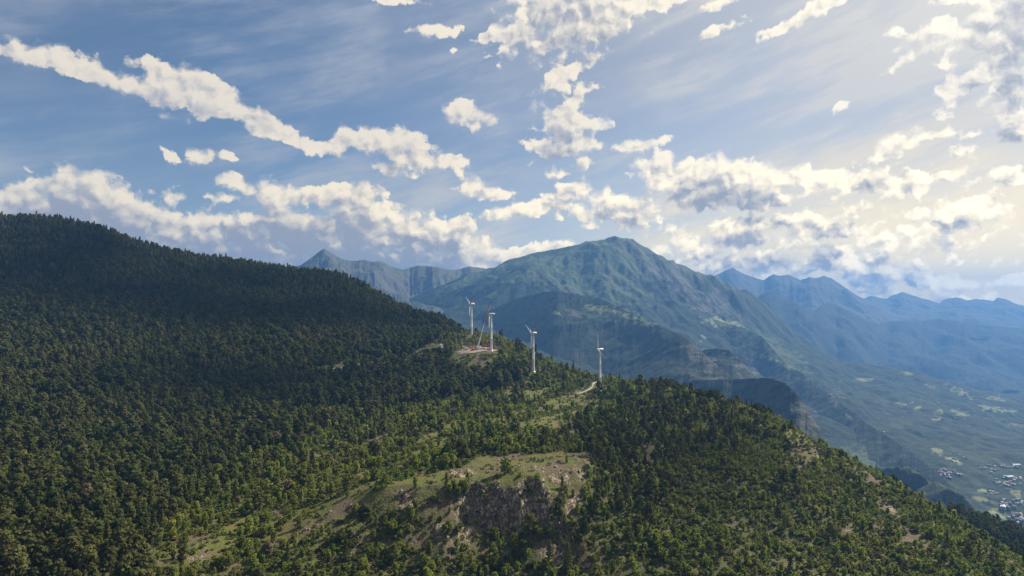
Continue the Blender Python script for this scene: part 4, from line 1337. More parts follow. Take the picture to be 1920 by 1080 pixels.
def crane(loc, tip, rz, label):
    root = empty('mobile_crane', tuple(loc), rz)
    tag(root, label, 'crane')
    MB().box((0, 0, 1.25), (15.5, 2.7, 0.7)).box((0.5, 0, 1.75), (12.5, 2.2, 0.4)).build('chassis', M_VAN, root)
    cab = MB().box((8.2, 0, 1.9), (1.9, 2.7, 2.0), 0.9).build('cab', M_VAN, root)
    MB().box((9.06, 0, 2.25), (0.25, 2.2, 0.8)).build('windscreen', M_GLASS, cab)
    wheels(root, (-6.5, -4.9, -3.3, 0.8, 2.4, 4.0, 5.6), 1.0, 0.72, 0.45)
    for x in (-7.2, 6.9):
        for s in (-1, 1):
            MB().box((x, s * 2.9, 1.2), (0.5, 3.4, 0.4)).tube((x, s * 4.4, 1.3), (x, s * 4.4, 0.2), 0.16, None, 8).tube((x, s * 4.4, 0.22), (x, s * 4.4, 0.0), 0.6, None, 10).build('outrigger', M_GREY, root)
    MB().tube((-1, 0, 1.9), (-1, 0, 2.4), 1.3, None, 18).box((-2.2, 0, 3.1), (6.0, 2.5, 1.4)).build('turntable', M_VAN, root)
    MB().box((-6.4, 0, 3.2), (2.0, 3.4, 2.4)).box((-6.4, 0, 4.6), (1.6, 3.0, 0.4)).build('counterweight', M_RED, root)
    oc = MB().box((1.4, 1.5, 3.4), (1.9, 1.0, 1.8), 0.85).build('operator_cab', M_VAN, root)
    MB().box((2.2, 1.5, 3.6), (0.35, 0.8, 0.9)).build('window', M_GLASS, oc)
    inv = Matrix.Rotation(-rz, 3, 'Z')
    tl = np.array(inv @ (Vector(tip) - Vector(loc)))
    foot = np.array([-2.5, 0, 3.6])
    d = tl - foot
    k1 = foot + d * 0.24; k2 = foot + d * 0.42; k3 = foot + d * 0.56
    bo = MB().tube(foot, k1, 0.95, 0.88, 10).tube(k1 - d * 0.02, k2, 0.66, 0.6, 10).tube(k2 - d * 0.02, k3, 0.46, 0.42, 10).build('boom', M_VAN, root)
    MB().tube(foot * 0.4 + np.array([1.2, 0, 1.6]), foot + d * 0.14, 0.32, None, 8).build('lift_cylinder', M_GREY, bo)
    MB().lattice(k3, tl, 1.3, 0.8, 18, 0.075).build('lattice_jib', M_RED, root)
    MB().tube(k3 + np.array([-1.0, 0, 0.6]), tl, 0.06, None, 4).tube(k1 + np.array([-3.0, 0, 1.5]), tl, 0.05, None, 4).build('stay_rope', M_DARK, root)
    hook = tl + np.array([0, 0, -4.0])
    hk = MB().tube(tl, hook, 0.06, None, 4).build('hoist_rope', M_DARK, root)
    MB().box(hook, (0.7, 0.5, 1.1)).tube(hook - [0, 0, 0.5], hook - [0, 0, 1.2], 0.16, 0.05, 8).build('hook_block', M_RED, hk)
    return root, np.array(loc) + np.array(Matrix.Rotation(rz, 3, 'Z') @ Vector(hook))


c_loc = on_ground(899, 655)
tip = P(917.5, 571.5, c_loc[1] + 4)
_, hook_w = crane(c_loc, tip, math.radians(8), 'tall mobile crane with white boom and red lattice jib beside the unfinished turbine')
# the third blade hangs under the hook, seen almost end on
bc = hook_w + np.array([0, 0, -1.4])
bl = blade_mb((0, 0, 0), (-0.28, 0.80, -0.52), (0.4, 0.2, 1), 19)
bl.v = [tuple(np.array(q) - np.array((-0.28, 0.80, -0.52)) * 6.5) for q in bl.v]
bo_ = bl.build('rotor_blade', M_WHITE, None, True)
bo_.location = tuple(bc)
tag(bo_, 'loose white rotor blade hanging from the crane hook', 'rotor blade')


def vehicle(name, loc, rz, body, cargo, label, cat, L=6.0, box_h=2.2, parts=None):
    """cab with windscreen, load body, wheels"""
    root = empty(name, tuple(loc), rz)
    tag(root, label, cat)
    MB().box((0, 0, 0.75), (L, 2.1, 0.4)).build('chassis', M_GREY, root)
    cb = MB().box((L / 2 - 0.95, 0, 1.75), (1.9, 2.3, 1.9), 0.88).build('cab', body, root)
    MB().box((L / 2 - 0.02, 0, 2.0), (0.22, 1.9, 0.75), 0.95).build('windscreen', M_GLASS, cb)
    for s in (-1, 1):
        MB().box((L / 2 - 0.9, s * 1.12, 2.0), (0.8, 0.1, 0.6)).build('side_window', M_GLASS, cb)
    if cargo == 'flat':
        MB().box((-0.95, 0, 1.05), (L - 2.1, 2.4, 0.22)).box((-L / 2 + 0.15, 0, 1.5), (0.12, 2.4, 0.8)).build('flatbed', M_GREY, root)
    else:
        MB().box((-0.95, 0, 0.95 + box_h / 2), (L - 2.1, 2.4, box_h), 0.98).build('load_body', cargo, root)
    wheels(root, (L / 2 - 1.2, -L / 2 + 1.2) if L < 7 else (L / 2 - 1.2, -L / 2 + 1.2, -L / 2 + 2.5), 0.85, 0.48, 0.3)
    return root


def container(loc, rz, mat, label, L=6.1, H=2.6):
    root = empty('shipping_container', tuple(loc), rz)
    tag(root, label, 'container')
    b = MB().box((0, 0, H / 2), (L, 2.4, H), 1.0, 0, 0.05)
    n = int(L / 0.4)
    for i in range(n):
        x = -L / 2 + 0.3 + i * (L - 0.6) / (n - 1)
        for s in (-1, 1): b.box((x, s * 1.22, H / 2), (0.16, 0.06, H - 0.4))
    bo2 = b.build('box', mat, root)
    for s in (-1, 1):
        d_ = MB().box((L / 2 + 0.03, s * 0.58, H / 2), (0.08, 1.1, H - 0.25)).build('door', mat, root)
        MB().tube((L / 2 + 0.1, s * 0.3, 0.3), (L / 2 + 0.1, s * 0.3, H - 0.3), 0.03, None, 6).build('lock_bar', M_GREY, d_)
    return root


container(on_ground(912, 650), 0.05, M_RED, 'long bright red container just left of the unfinished turbine', 12.2, 2.6)
container(on_ground(869, 652), 0.15, M_VAN, 'white container at the left end of the building site', 6.1, 2.6)
vehicle('van', on_ground(909, 655), 3.0, M_VAN, M_VAN, 'white van parked in front of the red container', 'van', 5.6, 1.9)
vehicle('van', on_ground(875, 655.5), 0.3, M_VAN, M_VAN, 'white van parked at the left side of the building site', 'van', 5.4, 1.8)
vehicle('truck', on_ground(861, 654), 3.3, M_RED, 'flat', 'red flatbed truck at the far left end of the building site', 'truck', 8.5)
vehicle('truck', on_ground(889, 656.5), 0.1, M_ORANGE, M_RED, 'orange and red tipper truck parked left of the tall crane', 'truck', 7.5, 1.1)
vehicle('truck', on_ground(917, 656.5), 0.2, M_VAN, M_GREY, 'white truck with grey load body at the foot of the unfinished turbine', 'truck', 7.5, 1.5)

lc = on_ground(884, 654)
root = empty('loader_crane', tuple(lc), 0.4)
tag(root, 'small orange crane with short tilted boom left of the tall crane', 'crane')
MB().box((0, 0, 1.1), (6.0, 2.4, 0.8)).box((0.5, 0, 1.8), (2.5, 2.0, 0.7)).build('chassis', M_ORANGE, root)
cb = MB().box((2.4, 0, 2.0), (1.4, 2.2, 1.7), 0.88).build('cab', M_ORANGE, root)
MB().box((3.05, 0, 2.2), (0.25, 1.8, 0.8)).build('windscreen', M_GLASS, cb)
MB().tube((-0.5, 0, 2.0), (-3.2, 0, 6.2), 0.38, 0.32, 8).tube((-3.1, 0, 6.0), (-5.6, 0, 10.0), 0.26, 0.2, 8).build('boom', M_ORANGE, root)
wheels(root, (1.9, -1.9), 0.9, 0.55, 0.35)

# ------------------------------------------------------------------ houses of the valley
M_WALL = paint('pale_render', (0.30, 0.285, 0.26), 0.9, 0, 0.05, 0.3)
M_STONE = paint('stone_slab_roof', (0.22, 0.22, 0.23), 0.8, 0, 0.08, 0.5)
M_TILE = paint('reddish_tile_roof', (0.30, 0.19, 0.15), 0.8, 0, 0.06, 0.5)
M_SHED = paint('metal_roof', (0.36, 0.37, 0.38), 0.8, 0.0, 0.04, 0.3)


def house_meshes(L_, W, H, pitch, roof_mat, floors):
    w = MB().box((0, 0, H / 2 - 2), (L_, W, H + 4), 1.0, 0, 0.05)
    rise = W / 2 * pitch; e = 0.6
    # gable ends
    for s in (-1, 1):
        w.add([(s * L_ / 2, -W / 2, H), (s * L_ / 2, W / 2, H), (s * L_ / 2, 0, H + rise)], [(0, 1, 2)])
    me_w = bpy.data.meshes.new('house'); me_w.from_pydata(w.v, [], w.f); me_w.materials.append(M_WALL)
    r = MB(); t = 0.25
    for s in (-1, 1):
        y0_, z0_ = s * (W / 2 + e), H - e * pitch
        r.add([(-L_ / 2 - e, y0_, z0_), (L_ / 2 + e, y0_, z0_), (L_ / 2 + e, 0, H + rise), (-L_ / 2 - e, 0, H + rise),
               (-L_ / 2 - e, y0_, z0_ + t), (L_ / 2 + e, y0_, z0_ + t), (L_ / 2 + e, 0, H + rise + t), (-L_ / 2 - e, 0, H + rise + t)],
              [(0, 1, 2, 3), (4, 5, 6, 7), (0, 1, 5, 4), (1, 2, 6, 5), (3, 2, 6, 7), (0, 3, 7, 4)])
    if W < 14: r.box((L_ * 0.25, W * 0.15, H + rise + 0.4), (0.8, 0.8, 1.8))
    me_r = bpy.data.meshes.new('roof'); me_r.from_pydata(r.v, [], r.f); me_r.materials.append(roof_mat)
    return me_w, me_r


KINDS = [house_meshes(12, 9, 6, 0.5, M_STONE, 2), house_meshes(14, 10, 8.5, 0.45, M_TILE, 3), house_meshes(10, 8, 5.5, 0.55, M_SHED, 2), house_meshes(34, 16, 7, 0.2, M_SHED, 1)]


def house(kind, px, py, rz, label, group, cat='house'):
    q = hit_massif(px, py)
    if q is None: return
    w, r = KINDS[kind]
    o_ = bpy.data.objects.new('house' if kind < 3 else 'hall', w)
    COL.objects.link(o_)
    o_.location = tuple(q); o_.rotation_euler = (0, 0, rz)
    k_ = 0.8 if kind < 3 else 1.0
    o_.scale = (k_, k_, k_)
    tag(o_, label, cat if kind < 3 else 'hall', group)
    for nm, me_ in (('roof', r),):
        c = bpy.data.objects.new(nm, me_); COL.objects.link(c); c.parent = o_
    return o_


rh = random.Random(5)
VILLAGES = [  # centre, radii, number, label, group
    (1812, 733, 12, 3, 6, 'pale house of the topmost hamlet on the valley terraces', 'houses of the topmost hamlet'),
    (1733, 700, 14, 3, 5, 'pale house scattered along the upper edge of the terraces', 'houses along the upper edge of the terraces'),
    (1676, 713, 10, 2, 4, 'pale house of the small hamlet above the steep gorge', 'houses of the hamlet above the gorge'),
    (1712, 758, 14, 2, 6, 'sunlit house of the hamlet in the middle of the terraces', 'houses of the middle hamlet'),
    (1756, 760, 14, 3, 5, 'pale house by the light meadow in the middle of the terraces', 'houses by the light meadow'),
    (1876, 769, 28, 4, 16, 'pale house of the village strung along the terrace near the right edge', 'houses of the strung out terrace village'),
    (1845, 742, 40, 7, 14, 'small pale house dotted over the upper right terraces', 'houses dotted over the upper right terraces'),
    (1775, 785, 20, 4, 5, 'pale house in a row below the light meadow', 'houses in a row below the light meadow'),
    (1795, 860, 16, 8, 10, 'pale house on the brown slope above the town', 'houses on the slope above the town'),
    (1780, 890, 26, 10, 26, 'pale house at the near side of the valley town', 'houses at the near side of the valley town'),
    (1857, 880, 18, 8, 10, 'pale house on the far side of the valley', 'houses on the far side of the valley'),
    (1897, 876, 20, 3, 10, 'pale house in the bright row under the far slope', 'houses in the bright row under the far slope'),
    (1893, 904, 26, 12, 34, 'bright house in the dense middle of the valley town', 'houses in the middle of the valley town'),
    (1862, 925, 16, 5, 8, 'pale house by the green fields on the valley floor', 'houses by the green fields'),
    (1897, 945, 24, 9, 20, 'pale house of the lower town beside the valley road', 'houses of the lower town'),
    (1905, 975, 16, 10, 14, 'pale house at the bottom right corner of the valley', 'houses in the bottom corner of the valley'),
]
for cx_, cy_, rx_, ry_, n_, lab, grp in VILLAGES:
    for k in range(n_):
        a = rh.uniform(0, 2 * math.pi); rr = math.sqrt(rh.uniform(0, 1))
        house(rh.choice([0, 0, 1, 2, 2]), cx_ + rx_ * rr * math.cos(a), cy_ + ry_ * rr * math.sin(a), rh.uniform(0, 3.14), lab, grp)
house(3, 1881, 953, 0.9, 'long white hall in the lower town beside the valley road', None)
house(3, 1893, 897, 0.3, 'long white hall in the middle of the valley town', None)
house(3, 1905, 874, 0.1, 'long white hall under the far slope of the valley', None)
house(2, 1657, 812, 0.7, 'white house standing alone on the dark spur above the gorge', None)


# ------------------------------------------------------------------ loose stones on the bare ground
def stones():
    rng = np.random.default_rng(31)
    b = bmesh.new(); bmesh.ops.create_icosphere(b, subdivisions=1, radius=1)
    bv = np.array([v.co[:] for v in b.verts]); bf = np.array([[v.index for v in f.verts] for f in b.faces]); b.free()
    m = ((nr > 0.25) | (ne > 0.55)) & (NY < 1150) & (NY > 360)
    ii = np.nonzero(m.ravel())[0]
    w_ = NY.ravel()[ii] ** 2
    ii = rng.choice(ii, 5200, p=w_ / w_.sum())
    V, Fc = [], []
    for n_, i in enumerate(ii):
        x, y = NX.ravel()[i] + rng.uniform(-2.5, 2.5), NY.ravel()[i] + rng.uniform(-2.5, 2.5)
        s_ = min(1.6, 0.22 * (1 - rng.uniform(0, 1)) ** -0.55)
        q = bv * rng.uniform(0.65, 1.25, (len(bv), 1)) * [s_ * rng.uniform(0.7, 1.3), s_ * rng.uniform(0.7, 1.3), s_ * rng.uniform(0.5, 0.9)]
        a = rng.uniform(0, 6.28); c_, t_ = math.cos(a), math.sin(a)
        q = np.c_[q[:, 0] * c_ - q[:, 1] * t_, q[:, 0] * t_ + q[:, 1] * c_, q[:, 2]]
        V.append(q + [x, y, 0.0]); Fc.append(bf + n_ * len(bv))
    V = np.vstack(V)
    cxy = V.reshape(len(ii), len(bv), 3)[:, :, :2].mean(1)
    V[:, 2] += np.repeat(near_h(cxy[:, 0], cxy[:, 1]) + 0.1, len(bv))
    m_ = paint('weathered_stone', (0.21, 0.18, 0.15), 0.95, 0, 0.12, 0.7)
    return tag(mesh_obj('scree', V.tolist(), np.vstack(Fc).tolist(), m_), 'loose grey brown stones and blocks on the bare patches of the hill', kind='stuff')


stones()


# ------------------------------------------------------------------ sky: Nishita air plus a cloud layer laid out by azimuth and elevation
def sky_deg(px, py):
    r = ray(px, py); r = r / np.linalg.norm(r)
    return math.degrees(math.atan2(r[0], r[1])), math.degrees(math.asin(r[2]))


BLOBS = [
    (60, 107, 75, 20, 5), (140, 122, 80, 25, 8), (200, 140, 50, 18, 20), (250, 160, 45, 15, 20), (330, 150, 95, 30, 12), (400, 172, 66, 28, 25), (300, 178, 50, 16, 20), (355, 188, 40, 12, 10),
    (395, 212, 45, 12, 8), (480, 228, 60, 20, 20), (540, 255, 50, 15, 25), (600, 271, 45, 10, 15), (660, 265, 60, 20, 5), (740, 270, 90, 28, 8), (790, 297, 80, 18, 10), (740, 315, 34, 14, 0), (845, 300, 45, 13, 5),
    (318, 290, 18, 14, 0), (372, 288, 22, 19, 0), (396, 292, 14, 14, 0), (435, 300, 18, 7, -10), (440, 343, 40, 13, 10), (520, 362, 80, 17, 8), (620, 375, 70, 16, 10), (660, 358, 50, 18, 0),
    (150, 368, 90, 42, 5), (60, 382, 80, 26, 0), (200, 392, 110, 45, 10), (270, 405, 70, 26, 10), (-20, 385, 60, 25, 0), (120, 405, 120, 40, 0), (312, 378, 9, 16, 0), (230, 435, 80, 30, 0),
    (340, 455, 110, 38, 10), (450, 437, 120, 36, 0), (560, 432, 150, 38, 5), (680, 425, 120, 40, 5), (780, 445, 120, 38, 10), (850, 465, 90, 30, 15), (640, 475, 200, 38, 0), (430, 485, 130, 30, 0),
    (872, 425, 22, 20, 0), (950, 482, 50, 16, 0), (1000, 472, 45, 16, -10), (1045, 464, 32, 12, 0), (740, 500, 220, 24, 0), (690, 385, 36, 14, 10),
    (740, 0, 50, 9, 0), (815, 60, 50, 11, -8), (850, 100, 9, 7, 0), (1050, 18, 110, 40, -5), (1100, 40, 90, 40, -20), (980, 60, 50, 20, -15), (920, 72, 45, 12, -20), (1160, 26, 80, 26, -20), (1235, 8, 60, 12, -10),
    (1040, 80, 60, 16, -10), (1125, 66, 40, 12, -25), (1055, 138, 70, 15, -22), (1102, 115, 26, 15, -10), (872, 210, 48, 22, 10), (905, 222, 36, 10, 10), (895, 240, 14, 10, 0),
    (1078, 188, 50, 11, -25), (1050, 215, 26, 18, 0), (1070, 240, 48, 30, -5), (1080, 268, 56, 22, -5), (1018, 270, 46, 14, 10), (1040, 290, 40, 10, 0), (1100, 238, 26, 15, 0),
    (1190, 275, 55, 11, -10), (1095, 308, 22, 12, 0), (880, 355, 26, 17, 0), (922, 361, 34, 10, 0), (970, 396, 66, 14, -5), (1030, 386, 40, 10, 0), (1065, 360, 55, 15, -10), (1150, 385, 60, 22, 10),
    (1110, 402, 40, 16, 0), (1190, 398, 60, 26, 0),
    (1228, 318, 42, 32, 0), (1290, 330, 60, 36, 0), (1350, 340, 80, 46, 0), (1420, 345, 80, 38, 0), (1490, 330, 50, 24, 0), (1540, 332, 45, 22, 0), (1620, 347, 60, 24, 0), (1700, 350, 70, 22, 0), (1770, 335, 46, 12, -5),
    (1320, 372, 90, 22, 0), (1420, 378, 90, 16, 0), (1378, 450, 80, 13, 0), (1460, 415, 120, 13, 0), (1540, 425, 80, 16, 0), (1560, 441, 70, 10, -10), (1410, 492, 130, 18, 0), (1500, 502, 100, 14, 0), (1310, 470, 60, 12, 0),
    (1650, 495, 56, 30, 10), (1720, 515, 70, 24, 10), (1800, 530, 80, 15, 5), (1880, 525, 34, 14, 0), (1620, 520, 70, 18, 0), (1560, 478, 50, 14, 0), (1790, 420, 56, 20, 10), (1775, 392, 46, 10, -10), (1825, 370, 50, 12, -5),
    (1688, 270, 66, 23, -15), (1740, 255, 50, 8, 5), (1795, 290, 28, 12, 0), (1895, 332, 40, 17, 0), (1892, 260, 40, 16, -10), (1870, 390, 40, 12, 0),
    (1860, 40, 90, 36, -10), (1830, 72, 60, 22, 0), (1905, 90, 60, 70, 0), (1828, 140, 84, 22, -30), (1778, 158, 32, 18, 0), (1902, 180, 40, 40, 0), (1905, 218, 28, 20, 0), (1720, 65, 40, 15, -25), (1700, 110, 40, 10, -25),
    (1760, 45, 50, 18, 0), (1682, 60, 18, 8, 0), (1930, 20, 100, 60, 0), (1495, 34, 76, 16, -30), (1450, 57, 28, 12, -20), (1545, 8, 60, 13, -10), (1345, 55, 45, 9, -12), (1570, 200, 26, 9, -30), (1340, 8, 40, 7, -20),
    (2060, 120, 130, 60, -20), (2080, 300, 120, 26, -5), (2100, 420, 160, 26, 0), (-160, 110, 110, 24, -10), (-180, 400, 120, 40, 0), (1100, -50, 120, 40, 0), (1950, -60, 160, 50, -10), (600, -70, 60, 14, 0),
]

world = bpy.data.worlds.new('World')
scene.world = world
world.use_nodes = True
wt = world.node_tree
wt.nodes.clear()
g = NT(wt)
wout = wt.nodes.new('ShaderNodeOutputWorld')
bg = wt.nodes.new('ShaderNodeBackground')
wt.links.new(bg.outputs[0], wout.inputs[0])

dvec = g.v('NORMALIZE', g.n('ShaderNodeTexCoord').outputs['Generated'])
sx = g.n('ShaderNodeSeparateXYZ'); g.put(sx.inputs[0], dvec)
A = g.mul(g.m('ARCTAN2', sx.outputs[0], sx.outputs[1]), 180 / math.pi)
E = g.mul(g.m('ARCSINE', sx.outputs[2]), 180 / math.pi)
cx = g.n('ShaderNodeCombineXYZ'); g.put(cx.inputs[0], A); g.put(cx.inputs[1], E)
p0 = cx.outputs[0]
sunp = (SUN_AZ, SUN_EL, 0.0)
tosun = g.v('NORMALIZE', g.v('SUBTRACT', sunp, p0))


# The cloud masses are drawn as smooth ellipses on a table of azimuth x elevation; the table goes into the node
# graph as sums of products of two curves each (its singular vectors), the cloud texture itself is noise.
A0, A1, E0, E1, NTAB = -50.0, 50.0, -4.0, 34.0, 256
tA, tE = np.meshgrid(np.linspace(A0, A1, NTAB), np.linspace(E0, E1, NTAB))
acc = np.full(tA.shape, 9.0)
wa = (fbm(tA * 0.45, tE * 0.45, 3, 901) - 0.5) * 1.3
we = (fbm(tA * 0.45, tE * 0.45, 3, 902) - 0.5) * 0.9
for (cx_, cy_, rx, ry, rot) in BLOBS:
    if cy_ > 320 and cx_ < 1000: rx, ry = rx * 1.08, ry * 1.16
    a0, e0 = sky_deg(cx_, cy_)
    kx, ky = abs(sky_deg(cx_ + 10, cy_)[0] - a0) / 10, abs(sky_deg(cx_, cy_ + 10)[1] - e0) / 10
    r_ = math.radians(rot)
    dx_, dy_ = (tA + wa - a0) / kx, -(tE + we - e0) / ky
    ln = np.hypot((dx_ * math.cos(r_) + dy_ * math.sin(r_)) / (rx * 1.08), (-dx_ * math.sin(r_) + dy_ * math.cos(r_)) / (ry * 1.15))
    ln = np.where(ln > 1, 1 + (ln - 1) * np.minimum(1.0, ry / 16.0), ln)
    k_ = 0.16
    h_ = np.clip(0.5 + 0.5 * (ln - acc) / k_, 0, 1)
    acc = ln * (1 - h_) + acc * h_ - k_ * h_ * (1 - h_)
MASS = np.clip(1.0 - acc, -0.9, 1.0)
# broad areas of broken small cloud: (column, row, rx, ry, degrees, strength)
for cx_, cy_, rx, ry, rot, st_ in [(1500, 455, 420, 90, 0, 0.16), (1180, 390, 230, 50, 0, 0.05), (1800, 430, 200, 110, 0, 0.05), (1700, 545, 320, 40, 4, 0.22), (1300, 510, 240, 34, 0, 0.22), (600, 420, 420, 60, 4, 0.10),
                                   (1060, 250, 110, 130, 0, 0.0), (1850, 160, 160, 190, 0, 0.0), (1060, 60, 240, 90, -10, 0.02), (330, 180, 240, 70, 14, -0.06), (760, 290, 200, 50, 8, 0.0), (1550, 360, 420, 60, 0, 0.02)]:
    a0, e0 = sky_deg(cx_, cy_)
    kx, ky = abs(sky_deg(cx_ + 10, cy_)[0] - a0) / 10, abs(sky_deg(cx_, cy_ + 10)[1] - e0) / 10
    r_ = math.radians(rot)
    dx_, dy_ = (tA - a0) / kx, -(tE - e0) / ky
    ln = np.hypot((dx_ * math.cos(r_) + dy_ * math.sin(r_)) / rx, (-dx_ * math.sin(r_) + dy_ * math.cos(r_)) / ry)
    lay = st_ - 0.9 * ss(0.55, 1.35, ln)
    MASS = np.maximum(MASS, lay)


def tab_at(T, a, e):
    fa = np.clip((a - A0) / (A1 - A0) * (NTAB - 1), 0, NTAB - 1.001); fe = np.clip((e - E0) / (E1 - E0) * (NTAB - 1), 0, NTAB - 1.001)
    i, j = fe.astype(int), fa.astype(int)
    u_, v_ = fe - i, fa - j
    return T[i, j] * (1 - u_) * (1 - v_) + T[i + 1, j] * u_ * (1 - v_) + T[i, j + 1] * (1 - u_) * v_ + T[i + 1, j + 1] * u_ * v_


sa_, se_ = SUN_AZ - tA, SUN_EL - tE
sn_ = np.hypot(sa_, se_) + 1e-6
sa_, se_ = sa_ / sn_ * 0.55, se_ / sn_ * 0.55 + 0.6
sn_ = np.hypot(sa_, se_)
sa_, se_ = sa_ / sn_, se_ / sn_
DEPTH = np.zeros_like(MASS)                      # how much cloud lies between a point and the sun
for t_ in np.linspace(0.0, 3.6, 13):
    DEPTH += np.clip(tab_at(MASS, tA + sa_ * t_, tE + se_ * t_) + 0.1, 0, 1.0) * (1 - t_ / 5.0)
DEPTH /= 6.0


def table(T, rank, fa, fe):
    """sum over k of f_k(azimuth) * g_k(elevation)"""
    U_, S_, V_ = np.linalg.svd(T)
    tot = None
    xs = np.linspace(0, 1, NTAB)
    for k in range(0, rank, 3):
        vecs = []
        for src, M_ in ((fa, V_[k:k + 3].T * np.sqrt(S_[k:k + 3])), (fe, U_[:, k:k + 3] * np.sqrt(S_[k:k + 3]))):
            nd = g.n('ShaderNodeRGBCurve')
            lo, hi = M_.min(0), M_.max(0)
            for c in range(3):
                cu = nd.mapping.curves[c]
                y = (M_[:, c] - lo[c]) / (hi[c] - lo[c] + 1e-12)
                for q_ in range(1, NTAB - 1): cu.points.new(float(xs[q_]), float(y[q_]))
                for q_ in (0, -1): cu.points[q_].location = (float(xs[q_]), float(y[q_]))
                for pt in cu.points: pt.handle_type = 'VECTOR'
            nd.mapping.update()
            g.put(nd.inputs['Color'], src)
            ma = g.n('ShaderNodeVectorMath', operation='MULTIPLY_ADD')
            g.put(ma.inputs[0], nd.outputs[0])
            ma.inputs[1].default_value = tuple(hi - lo); ma.inputs[2].default_value = tuple(lo)
            vecs.append(ma.outputs[0])
        dp = g.v('DOT_PRODUCT', vecs[0], vecs[1], out=1)
        # the next pair of curves reads its position through the running sum: one after the other, so the graph stays small
        tot = dp if tot is None else g.add(tot, dp)
        fa = g.v('ADD', fa, g.mul(tot, 1e-7)); fe = g.v('ADD', fe, g.mul(tot, 1e-7))
    return tot


def norm_coord(v, lo, hi):
    t = g.m('DIVIDE', g.sub(v, lo), hi - lo, clamp=True)
    c = g.n('ShaderNodeCombineXYZ')
    for i in range(3): g.put(c.inputs[i], t)
    return c.outputs[0]


swob = g.v('SUBTRACT', g.noise(p0, 0.8, 5, 0.62, out=1, dim='2D'), (0.5, 0.5, 0.5))
pw = g.v('ADD', p0, g.v('MULTIPLY', swob, (1.5, 1.0, 0.0)))
spw = g.n('ShaderNodeSeparateXYZ'); g.put(spw.inputs[0], pw)
fa0, fe0 = norm_coord(spw.outputs[0], A0, A1), norm_coord(spw.outputs[1], E0, E1)
mass = table(MASS, 45, fa0, fe0)
depth = table(DEPTH, 30, fa0, fe0)
# loose cloud cover for the part of the sky the photograph does not show
outside = g.m('MAXIMUM', g.step(42, 50, g.m('ABSOLUTE', A)), g.step(28, 34, E))
cover = g.step(0.42, 0.62, g.noise(p0, 0.045, 2, 0.5, dim='2D'), -0.7, 0.5)
mo = g.n('ShaderNodeMix', data_type='FLOAT'); g.put(mo.inputs[0], outside); g.put(mo.inputs[2], mass); g.put(mo.inputs[3], cover)
mass = mo.outputs[0]


def texture(p, detail=9):
    n1 = g.noise(g.v('MULTIPLY', p, (1.0, 1.25, 1.0)), 0.55, detail, 0.58, dim='2D')
    vo = g.n('ShaderNodeTexVoronoi', feature='SMOOTH_F1', voronoi_dimensions='2D')
    g.put(vo.inputs['Vector'], p)
    vo.inputs['Scale'].default_value = 0.8
    vo.inputs['Detail'].default_value = 1.5
    vo.inputs['Roughness'].default_value = 0.6
    vo.inputs['Smoothness'].default_value = 0.3
    return g.add(g.mul(g.sub(n1, 0.5), 1.7), g.mul(g.sub(0.42, vo.outputs['Distance']), 0.45))


pt0 = g.v('ADD', p0, g.v('MULTIPLY', swob, (1.1, 0.8, 0.0)))
t0 = texture(pt0)
r0 = texture(pt0, 3)
t1 = texture(g.v('ADD', pt0, g.v('SCALE', g.v('NORMALIZE', g.v('ADD', tosun, (0, 0.8, 0))), scale=0.6)), 3)
d0 = g.add(g.add(g.mul(mass, 1.35), 0.14), t0)

angsun = g.mul(g.m('ARCCOSINE', g.v('DOT_PRODUCT', dvec, tuple(SUN_DIR), out=1)), 180 / math.pi)
glow = g.step(72, 18, angsun)
glow2 = g.step(34, 12, angsun)
low = g.step(14, 1, E)

sky = g.n('ShaderNodeTexSky', sky_type='NISHITA', sun_disc=False)
sky.sun_elevation = math.radians(SUN_EL)
sky.sun_rotation = math.radians(SUN_AZ)
sky.altitude = 1300
sky.air_density = 1.0
sky.dust_density = 0.35
sky.ozone_density = 1.4
SKY_STRENGTH = 0.088
air = g.v('SCALE', sky.outputs[0], scale=SKY_STRENGTH)

# thin high cloud: long soft streaks
mp = g.n('ShaderNodeMapping', vector_type='TEXTURE')
g.put(mp.inputs[0], p0)
mp.inputs['Rotation'].default_value = (0, 0, math.radians(16))
mp.inputs['Scale'].default_value = (11.0, 2.0, 1)
cir = g.noise(mp.outputs[0], 0.8, 8, 0.62, dim='2D')
cir2 = g.noise(p0, 0.09, 4, 0.55, dim='2D')
K = 0.425                                          # sky brightness under the exposure used
warm = g.m('MULTIPLY', g.step(16, 0, E), g.step(110, 30, angsun))
veil = g.add(g.mul(g.step(0.34, 0.76, cir), g.step(0.30, 0.70, cir2, 0.14, 0.60)), g.mul(glow, 0.78))
veil = g.m('MINIMUM', g.add(veil, g.mul(low, g.add(0.12, g.mul(glow, 0.5)))), 0.93)
veil_col = g.mix(glow, (0.50, 0.53, 0.58), (0.80, 0.75, 0.66))
veil_col = g.mix(glow2, veil_col, (0.98, 0.91, 0.76))
veil_col = g.mix(warm, veil_col, (1.8, 1.36, 0.58))
col = g.mix(veil, air, veil_col)

